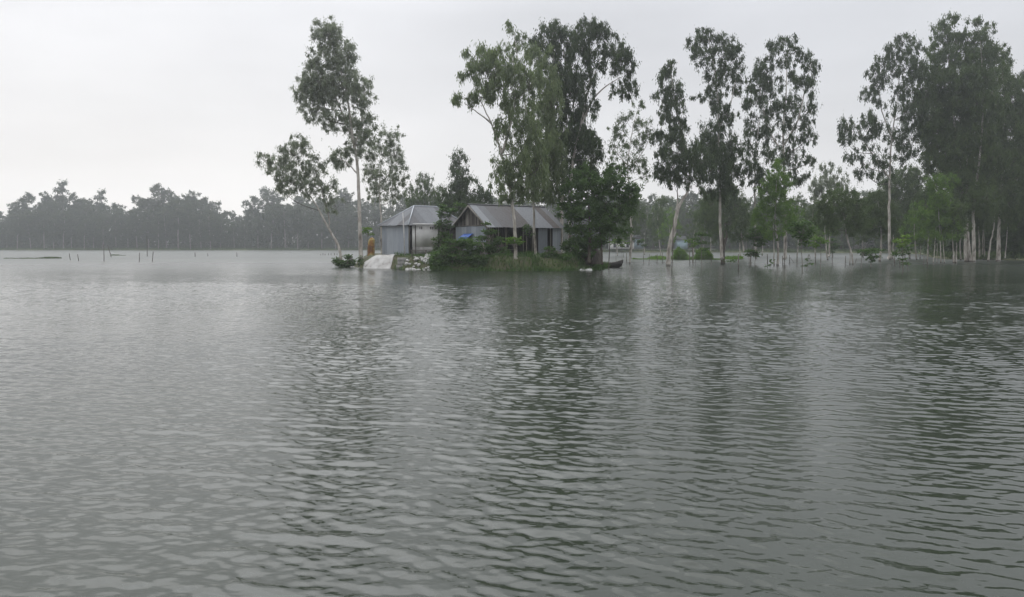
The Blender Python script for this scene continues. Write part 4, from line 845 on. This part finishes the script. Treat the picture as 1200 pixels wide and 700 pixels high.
def shed_two():
    rg = random.Random(9); D = 65.; o = np.array((gx(573, D), D, 1.10)); a = R(35)
    e1 = np.array((math.cos(a), math.sin(a), 0)); e2 = np.array((-math.sin(a), math.cos(a), 0)); n1 = -e2; n2 = -e1
    Lw, Ww, H, RH = 7.7, 5.5, 2.62, 1.78
    E = empty('tin_shed', o, 'dark open sided shed with gabled tin roof, the right of the two behind the bushes', 'shed')
    m = MB(); m.box(o + e1 * Lw / 2 + e2 * Ww / 2 - Zv * .07, (Lw + .3, Ww + .3, .30), ax=(e1, e2, Zv)); m.build('plinth', M['cement'], E)
    gz = lambda q: H + RH * (1 - abs(q - Ww / 2) / (Ww / 2)) - .05
    m = MB(); planks(m, o + e2 * .05, e2, n2, Ww - .1, .1, gz, .20, rg); m.build('gable_wall', M['timber'], E)
    m = MB(); sheet_wall(m, o + e2 * .28 + n2 * .06, e2, n2, Ww - .45, .1, lambda q: H - .05 + .02 * math.sin(q * 3), .80, rg); m.build('gable_cladding', M['tin_wall'], E)
    m = MB(); m.box(o + e2 * Ww / 2 + n2 * .09 + Zv * (H + .0), (.05, Ww, .09), ax=(e1, e2, Zv)); m.build('tie_beam', M['timber'], E)
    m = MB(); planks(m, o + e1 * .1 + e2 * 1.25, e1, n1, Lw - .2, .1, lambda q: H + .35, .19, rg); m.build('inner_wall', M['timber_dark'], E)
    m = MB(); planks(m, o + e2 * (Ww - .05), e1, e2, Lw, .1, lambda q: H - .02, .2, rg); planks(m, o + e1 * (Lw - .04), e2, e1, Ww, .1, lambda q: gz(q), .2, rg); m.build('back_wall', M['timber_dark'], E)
    for s0 in (.05, 1.0, 1.75, 2.75, 3.6, 4.55, 5.35, 6.55, 7.6):
        m = MB(); r_ = rg.uniform(.035, .055); m.tube([o + e1 * s0 + Zv * .05, o + e1 * (s0 + rg.uniform(-.06, .06)) + Zv * 1.4, o + e1 * s0 + Zv * (H - .04)], [r_, r_, r_ * .9], 6, t=.8); m.build('post', M['timber'], E)
    for (s0, w, t0) in ((5.15, 1.0, 0), (6.75, .95, 0)):
        m = MB(); sheet_wall(m, o + e1 * s0 + n1 * .07, e1, n1, w, .1, lambda q: H - .1, .55, rg); pnl = m.build('tin_panel', M['tin_wall'], E)
    m = MB(); m.box(o + e1 * 2.2 + e2 * .1 + Zv * .55, (1.3, .04, .05), ax=(e1, e2, Zv)); m.box(o + e1 * 2.2 + e2 * .1 + Zv * 1.0, (1.3, .04, .05), ax=(e1, e2, Zv)); m.build('rail', M['timber'], E)
    oh = .36; sl = RH / (Ww / 2); ez = H + .05 - oh * sl
    A = o + n1 * oh + n2 * oh + Zv * ez; B = o + e1 * (Lw + oh) + n1 * oh + Zv * ez
    Rg1 = o + n2 * oh + e2 * Ww / 2 + Zv * (H + .05 + RH); Rg2 = o + e1 * (Lw + oh) + e2 * Ww / 2 + Zv * (H + .05 + RH)
    A2 = o + n2 * oh + e2 * (Ww + oh) + Zv * ez; B2 = o + e1 * (Lw + oh) + e2 * (Ww + oh) + Zv * ez
    rf = MB(); roof_plane(rf, A, B, Rg2, Rg1, rg); roof_plane(rf, B2, A2, Rg1, Rg2, rg); ro = rf.build('roof', M['tin'], E)
    m = MB(); m.tube([Rg1 + Zv * .03, Rg2 + Zv * .03], [.07, .07], 6, t=.4); m.build('ridge_cap', M['tin'], ro)
    for p, q in ((A, Rg1), (A2, Rg1)):
        d = (q - p); L_ = np.linalg.norm(d); d /= L_; u = np.cross(d, e1); m = MB(); m.box((p + q) / 2 - Zv * .10, (L_, .03, .14), ax=(d, e1, np.cross(d, e1)), t=.9); m.build('bargeboard', M['timber'], E)
    # blue sheet hung as a little awning on the gable
    c0 = o + e2 * 3.75 + n2 * .12; m = MB(); k = 8; vs = []; fs = []
    for i in range(k + 1):
        q = i / k; b = c0 - e2 * (q * 1.55)
        for (f, z) in ((0.02, 1.93), (.28, 1.80 + .02 * math.sin(q * 9)), (.52, 1.55 + .03 * math.sin(q * 12)), (.55, 1.36 + .04 * math.sin(q * 11 + 1))): vs.append(b + n2 * f + e2 * (-.22 * (z < 1.6)) * -1 + Zv * z)
    for i in range(k):
        for j in range(3): fs.append((i * 4 + j, i * 4 + 4 + j, i * 4 + 5 + j, i * 4 + j + 1))
    m.add(vs, fs); mb = princ('blue plastic sheet', [(.3, (.015, .07, .30)), (.7, (.03, .12, .45))], 3, .45, 3)
    o2 = m.build('tarpaulin_awning', mb, smooth=True); md = o2.modifiers.new('thick', 'SOLIDIFY'); md.thickness = .012
    tag(o2, 'small bright blue plastic sheet hung on the gable of the right shed', 'tarpaulin')
shed_two()

# ------------------------------------------------------------------ things on the mound
def sheet_white():
    """pale sheet spread down the bank"""
    m = MB(); nu, nv = 26, 16; rg = np.random.default_rng(2); wr = rg.normal(size=(nu + 1, nv + 1)) * .012; vs = []
    for i in range(nu + 1):
        for j in range(nv + 1):
            u, v = i / nu, j / nv
            pf = 423.5 + (456 - 423.5) * u; pb = 427 + (466 - 427) * u; Df = 66.6 + .1 * math.sin(u * 8) - (u > .97) * .1; Db = 69.4 - .3 * u
            x = gx(pf, Df) * (1 - v) + gx(pb, Db) * v; y = Df * (1 - v) + Db * v
            z = max(isl_h(np.array([x]), np.array([y]))[0], -.15) + .05 + wr[i, j] + .03 * math.sin(u * 11 + v * 3)
            vs.append((x, y, z))
    fs = [(i * (nv + 1) + j, (i + 1) * (nv + 1) + j, (i + 1) * (nv + 1) + j + 1, i * (nv + 1) + j + 1) for i in range(nu) for j in range(nv)]
    m.add(vs, fs); mt = princ('dusty white sheet', [(.30, (.17, .16, .14)), (.45, (.32, .31, .29)), (.7, (.46, .45, .43))], 1.6, .7, 5)
    o = m.build('ground_sheet', mt, smooth=True); md = o.modifiers.new('thick', 'SOLIDIFY'); md.thickness = .02; md.offset = 1
    tag(o, 'white sheet spread down the bank in front of the left shed', 'tarpaulin')
sheet_white()
def slab_stack():
    D = 65.6; x = gx(472, D); z = hgt(x, D)
    for i, (w, h, dz, lab) in enumerate(((1.0, .36, -.30, 'lowest grey cement slab of the stack on the bank'), (.92, .30, .07, 'middle grey cement slab of the stack on the bank'), (.98, .26, .385, 'top grey cement slab of the stack beside the tall pale pole'))):
        m = MB(); m.box((x + .03 * i, D, .32 + dz + h / 2), (w, .8, h), rz=.12 * i); o = m.build('cement_block', M['cement'], origin=(x, D, .3))
        bv = o.modifiers.new('b', 'BEVEL'); bv.width = .025; bv.segments = 2; tag(o, lab, 'block', 'stacked cement slabs')
slab_stack()
def poles():
    b = at(474.5, 300, 67.6); t_ = at(472, 249, 67.8); m = MB(); b[2] = .9; m.tube([b, (b + t_) / 2 + (.02, 0, 0), t_], [.055, .05, .042], 8)
    tag(m.build('pole', M['pole'], origin=b), 'tall pale pole leaning slightly against the front of the left shed', 'pole')
poles()
def orange_bundle():
    D = 71.5; c = at(434.5, 298.5, D); rg = random.Random(1); m = MB(); ns = 14; H = 1.75; vs = []; fs = []
    for i in range(12):
        v = i / 11; z = v * H; r_ = .33 * (1 - .10 * v) * (1 if v < .8 else math.sqrt(max(.05, 1 - ((v - .8) / .21) ** 2)))
        for k in range(ns):
            th = 2 * math.pi * k / ns; rr = r_ * (1 + .07 * math.sin(3 * th + z * 4)); vs.append((c[0] + rr * math.cos(th) + .12 * v, c[1] + rr * math.sin(th), 1.0 + z))
    for i in range(11):
        for k in range(ns): fs.append((i * ns + k, i * ns + (k + 1) % ns, (i + 1) * ns + (k + 1) % ns, (i + 1) * ns + k))
    fs.append(tuple(11 * ns + k for k in range(ns))); m.add(vs, fs)
    mt = princ('orange and yellow cloth', [(.40, (.13, .06, .025)), (.50, (.24, .12, .035)), (.57, (.30, .24, .09))], 1.6, .8, 2, (1, 1, 1))
    tag(m.build('wrapped_bundle', mt, smooth=True, origin=(c[0], c[1], 1.0)), 'upright orange and yellow wrapped bundle leaning at the left wall of the left shed', 'bundle')
orange_bundle()
def bench():
    D = 65.; c = at(491, 303, D); z = hgt(c[0], D); E = empty('bench', (c[0], D, z), 'low rough plank bench in front of the pale board wall', 'bench')
    m = MB(); m.box((c[0], D, z + .52), (1.35, .34, .05), rz=.06); m.build('seat', M['timber'], E)
    for a in (-.58, .58):
        for b in (-.12, .12):
            m = MB(); m.box((c[0] + a, D + b, z + .24), (.07, .07, .52)); m.build('leg', M['timber'], E)
bench()
def rocks():
    rg = random.Random(12); protos = []
    mt = princ('pale broken rock', [(.3, (.26, .25, .235)), (.65, (.52, .51, .49))], 3, .9, 4)
    for k in range(4):
        m = MB(); r2 = np.random.default_rng(k + 40); vs = []; fs = []; nt_, npn = 5, 8
        for i in range(nt_ + 1):
            for j in range(npn):
                th = math.pi * i / nt_; ph = 2 * math.pi * j / npn; q = 1 + r2.uniform(-.25, .2)
                vs.append((.19 * q * math.sin(th) * math.cos(ph) + 1e-3 * j, .15 * q * math.sin(th) * math.sin(ph), .11 * q * math.cos(th)))
        for i in range(nt_):
            for j in range(npn): fs.append((i * npn + j, (i + 1) * npn + j, (i + 1) * npn + (j + 1) % npn, i * npn + (j + 1) % npn))
        m.add(vs, fs); protos.append(m.build('rock', mt))
    first = [True] * 4
    def put(px, D, lab, grp, s=1.):
        k = rg.randrange(4); o = protos[k]
        if not first[k]: o = o.copy(); COL.objects.link(o)
        first[k] = False; x = gx(px, D); o.location = (x, D, max(hgt(x, D), -.05) + .06 * s); o.rotation_euler = (rg.uniform(-.4, .4), rg.uniform(-.4, .4), rg.uniform(0, 6.28)); o.scale = (s, s, s * rg.uniform(.8, 1.3))
        tag(o, lab, 'rock', grp)
    for i in range(70):
        px = rg.uniform(475, 509); D = rg.uniform(62.4, 64.6) + (492 - px) * .02
        put(px, D, 'pale broken rock in the heap at the water edge below the bench', 'pale rocks below the bench', rg.uniform(.5, 1.2))
    for i in range(16):
        px = rg.uniform(680, 696); put(px, rg.uniform(61.6, 63.2), 'grey rock in the heap at the right tip of the shed mound', 'rocks at the right tip of the mound', rg.uniform(.6, 1.3))
rocks()
def mound_heap():
    D = 65.5; c = at(692, 303, D); m = MB(); rg = np.random.default_rng(6); nu, nv = 18, 9; vs = []; fs = []
    for j in range(nv + 1):
        v = j / nv; r_ = math.cos(v * math.pi / 2) ** .6
        for i in range(nu):
            th = 2 * math.pi * i / nu; q = 1 + rg.normal() * .04; vs.append((c[0] + 1.0 * r_ * q * math.cos(th), D + .9 * r_ * q * math.sin(th), .45 + 1.5 * math.sin(v * math.pi / 2) * q))
    for j in range(nv):
        for i in range(nu): fs.append((j * nu + i, j * nu + (i + 1) % nu, (j + 1) * nu + (i + 1) % nu, (j + 1) * nu + i))
    m.add(vs, fs); mt = princ('old straw', [(.3, (.04, .034, .028)), (.7, (.10, .088, .072))], 5, .95, 5, (1, 1, .3), bump=.03)
    tag(m.build('straw_heap', mt, smooth=True, origin=(c[0], D, .45)), 'grey brown heap of old straw left of the boat, under the broad leaved tree', 'straw heap')
mound_heap()

def boat():
    D = wd(313.6); c = at(710.5, 313.6, D); rz = R(-14); E = empty('rowing_boat', (c[0], D, 0), 'dark wooden boat moored at the right tip of the shed mound', 'boat', rz=rz)
    Lb = 2.7; n = 18; vs = []; fs = []; sec = 9
    for i in range(n + 1):
        t = i / n * 2 - 1; w = .50 * (1 - abs(t) ** 2.6) + .03; sh = .40 + .30 * max(0, t) ** 2.4 + .16 * max(0, -t) ** 2; kl = -.16 + .30 * abs(t) ** 3
        for k in range(sec):
            a = math.pi * k / (sec - 1); x = t * Lb / 2 + .18 * max(0, t) ** 3 * (1 - math.sin(a)); vs.append((x, -w * math.cos(a), sh - (sh - kl) * math.sin(a) ** .75))
    for i in range(n):
        for k in range(sec - 1): fs.append((i * sec + k, (i + 1) * sec + k, (i + 1) * sec + k + 1, i * sec + k + 1))
    fs.append(tuple(range(sec))); fs.append(tuple(n * sec + k for k in range(sec))[::-1])
    M4 = Matrix.Translation(E.location) @ Matrix.Rotation(rz, 4, 'Z'); tw = lambda v: tuple(M4 @ Vector(v))
    md_ = princ('tarred planks', [(.3, (.012, .011, .010)), (.7, (.035, .032, .028))], 3, .6, 4, (.4, 4, 4))
    m = MB(); m.add([tw(v) for v in vs], fs); h = m.build('hull', md_, E, smooth=True); sd = h.modifiers.new('t', 'SOLIDIFY'); sd.thickness = .035
    for s in (0, sec - 1):
        m = MB(); m.tube([tw(np.array(vs[i * sec + s]) + (0, 0, .015)) for i in range(n + 1)], [.028] * (n + 1), 5); m.build('gunwale', M['timber'], E)
    for x in (-.75, 0, .55):
        m = MB(); m.box(tw((x, 0, .30)), (.18, .80, .03), rz=rz); m.build('thwart', M['timber'], E)
    m = MB(); m.add([tw(v) for v in ((.8, -.33, .50), (.8, .33, .50), (1.36, .0, .69), (.8, -.33, .46), (.8, .33, .46), (1.36, 0, .65))], [(0, 2, 1), (3, 4, 5), (0, 1, 4, 3), (0, 3, 5, 2), (1, 2, 5, 4)]); m.build('foredeck', M['timber'], E)
boat()
def mooring(px, D, t, lab, r_=.05, px2=None):
    b = at(px, 300, D); b[2] = -.4; tp = at(px2 if px2 else px, t, D); m = MB(); mid = (b + tp) / 2 + (.02, 0, 0); m.tube(spline([b, mid, tp], 3), [r_ * (1 - .04 * i) for i in range(7)], 6)
    tag(m.build('stake', M['stake'], origin=(b[0], b[1], 0)), lab, 'stake'); 
mooring(713, 67.5, 270, 'slightly bent stake standing in front of the dark boat', .045, 715)
mooring(706.5, 69, 278, 'stout dark mooring post at the stern of the boat', .10, 703)

# stakes standing in the water
ST_R = [(734.5, 297, 309), (731, 297, 302), (754.5, 298, 309), (760.5, 298, 310), (770, 298, 309), (776.5, 296, 309), (808.5, 294, 310), (815.5, 304, 311),
        (834, 304, 310), (865.5, 298, 317), (878, 300, 313), (899.5, 298, 310), (917.5, 300, 312), (919.5, 297, 314), (925.5, 299, 310), (934, 297, 312),
        (955.5, 298, 311), (975.5, 297, 313), (990.5, 300, 312), (1048.5, 301, 312), (1054.5, 302, 313), (1082.5, 300, 312), (1087, 303, 313)]
rs = random.Random(8)
for i, (px, t, b) in enumerate(ST_R):
    D = wd(b); p = at(px, b, D); q = at(px + rs.uniform(-.6, .6), t, D); m = MB(); lb = p.copy(); lb[2] = -.5; r_ = rs.uniform(.028, .045)
    m.tube([lb, (p + q) / 2, q], [r_, r_ * .95, r_ * .85], 6); tag(m.build('stake', M['stake'], origin=(p[0], p[1], 0)), 'thin bare stake standing upright in the water before the right-hand trees', 'stake', 'stakes in the right-hand water')
mooring(787.5, wd(317.5), 255, 'very tall thin pole touching the forked white trunk', .04, 789)
mooring(1001, wd(311), 303, 'short leaning branch stub in the water right of the crossed leaning stems', .03, 1003.5)
mooring(934, wd(309), 302, 'bare stick lying at a slant over the water, left of the flat topped sapling', .025, 926)
for (px, t, b, px2, lab) in [(82.5, 297, 305, 81, 'leftmost of two thin short stakes right of the long weed raft'), (92, 298, 306, 91, 'right one of two thin short stakes right of the long weed raft'),
    (121.5, 286.5, 306.5, 121.5, 'straight tall stake left of the slanting one in the far left water'), (131, 301, 301.5, 126, 'slanting stick in the far left water'),
    (162.5, 296, 307, 163.5, 'left leg stake of the trio in the left water'), (172.5, 276, 300.5, 172, 'tallest rear pole of the trio in the left water'), (177.5, 295, 307, 179.5, 'leaning right stake of the trio in the left water'),
    (228.5, 296, 301, 228.5, 'far stake standing alone in the left water'), (243.5, 297, 300.5, 243.5, 'faint middle stake of the far left row'), (277.5, 296, 301, 277.5, 'far stake nearest the dip of the hazy skyline')]:
    mooring(px, wd(b), t if t < 300 else 287, lab, .05 if b > 304 else .07, px2)
for px in (376, 378.5, 381, 385, 388, 392, 395, 399):
    D = wd(299.3); p = at(px, 299.3, D); m = MB(); m.tube([p - (0, 0, .4), p + (0, 0, .28 + rs.uniform(0, .2))], [.07, .06], 5)
    tag(m.build('stake', M['stake'], origin=p), 'stub of a sunken fence post left of the leaning tree', 'stake', 'sunken fence posts')

# distant buildings on the far bank
def far_house(px, D, w, h, label, wallm, roofm, seed, rot=0.):
    c = at(px, 292, D); z = 1.0; E = empty('house', (c[0], D, z), label, 'house', rz=rot); rg = random.Random(seed)
    ex = np.array((math.cos(rot), math.sin(rot), 0)); ey = np.array((-math.sin(rot), math.cos(rot), 0)); b = np.array((c[0], D, z)); dp = 4.
    m = MB(); m.box(b + Zv * h / 2, (w, dp, h), ax=(ex, ey, Zv)); m.build('wall', wallm, E)
    m = MB(); rh = h * .45; A = [b + ex * s * (w / 2 + .3) + ey * t * (dp / 2 + .4) + Zv * (h - .05) for s, t in ((-1, -1), (1, -1), (1, 1), (-1, 1))]; r1 = b - ex * (w / 2 + .3) + Zv * (h + rh); r2 = b + ex * (w / 2 + .3) + Zv * (h + rh)
    m.add(A + [r1, r2], [(0, 1, 5, 4), (2, 3, 4, 5), (1, 2, 5), (3, 0, 4), (0, 3, 2, 1)]); m.build('roof', roofm, E)
    for k in range(int(w / 2) if w < 8 and w > 3 else 0):
        m = MB(); m.box(b + ex * (-w / 2 + 1 + k * 2) - ey * (dp / 2 + .01) + Zv * h * .5, (.8, .06, .9 if k % 2 else 1.1), ax=(ex, ey, Zv)); m.build('window', M['black'], E)
M['blue_wall'] = princ('pale blue wall', [(.3, (.24, .33, .38)), (.7, (.36, .46, .50))], 1, .8)
far_house(728, 236, 7, 2.0, 'low pale walled house on the far bank behind the moored boat', M['white_board'], M['tin'], 1, .1)
far_house(746, 240, 5, 3.0, 'bluish house under the trees on the far bank right of the boat', M['blue_wall'], M['tin'], 2, -.2)
far_house(798, 234, 2.2, 2.7, 'narrow pale building glimpsed behind the forked white trunk', M['blue_wall'], M['tin'], 3, .3)
far_house(1016, 222, 9, 2.4, 'long grey shed dim under the trees behind the crossed leaning stems', M['cement'], M['tin'], 4, .05)
def path():
    m = MB(); n = 40
    for k in range(n + 1):
        px = 705 + (840 - 705) * k / n; D = shore(px) + 3.6
        for d, z in ((0, .80), (0, .98), (1.6, 1.0)): p = ((px - 600) / FPX * (D + d), D + d, z); m.V.append(p); m.T.append(.5)
    for k in range(n):
        for j in range(2): m.F.append((k * 3 + j, (k + 1) * 3 + j, (k + 1) * 3 + j + 1, k * 3 + j + 1))
    m.n = len(m.V); tag(m.build('path', M['cement']), 'pale path edge along the far bank', None, None, 'structure')
path()

# ------------------------------------------------------------------ air
HAZE = .00066
def haze():
    m = MB(); m.box((0, 0, 24.1), (1300, 1300, 52)); mt, t = newmat('thin haze'); v_ = t.nodes.new('ShaderNodeVolumePrincipled')
    v_.inputs['Color'].default_value = (.90, .93, .96, 1); v_.inputs['Density'].default_value = HAZE; v_.inputs['Anisotropy'].default_value = .68
    o_ = t.nodes.new('ShaderNodeOutputMaterial'); t.links.new(v_.outputs[0], o_.inputs['Volume'])
    try: mt.cycles.homogeneous_volume = True
    except Exception: pass
    tag(m.build('haze', mt), 'thin pale haze in the air', None, None, 'stuff')
if HAZE: haze()
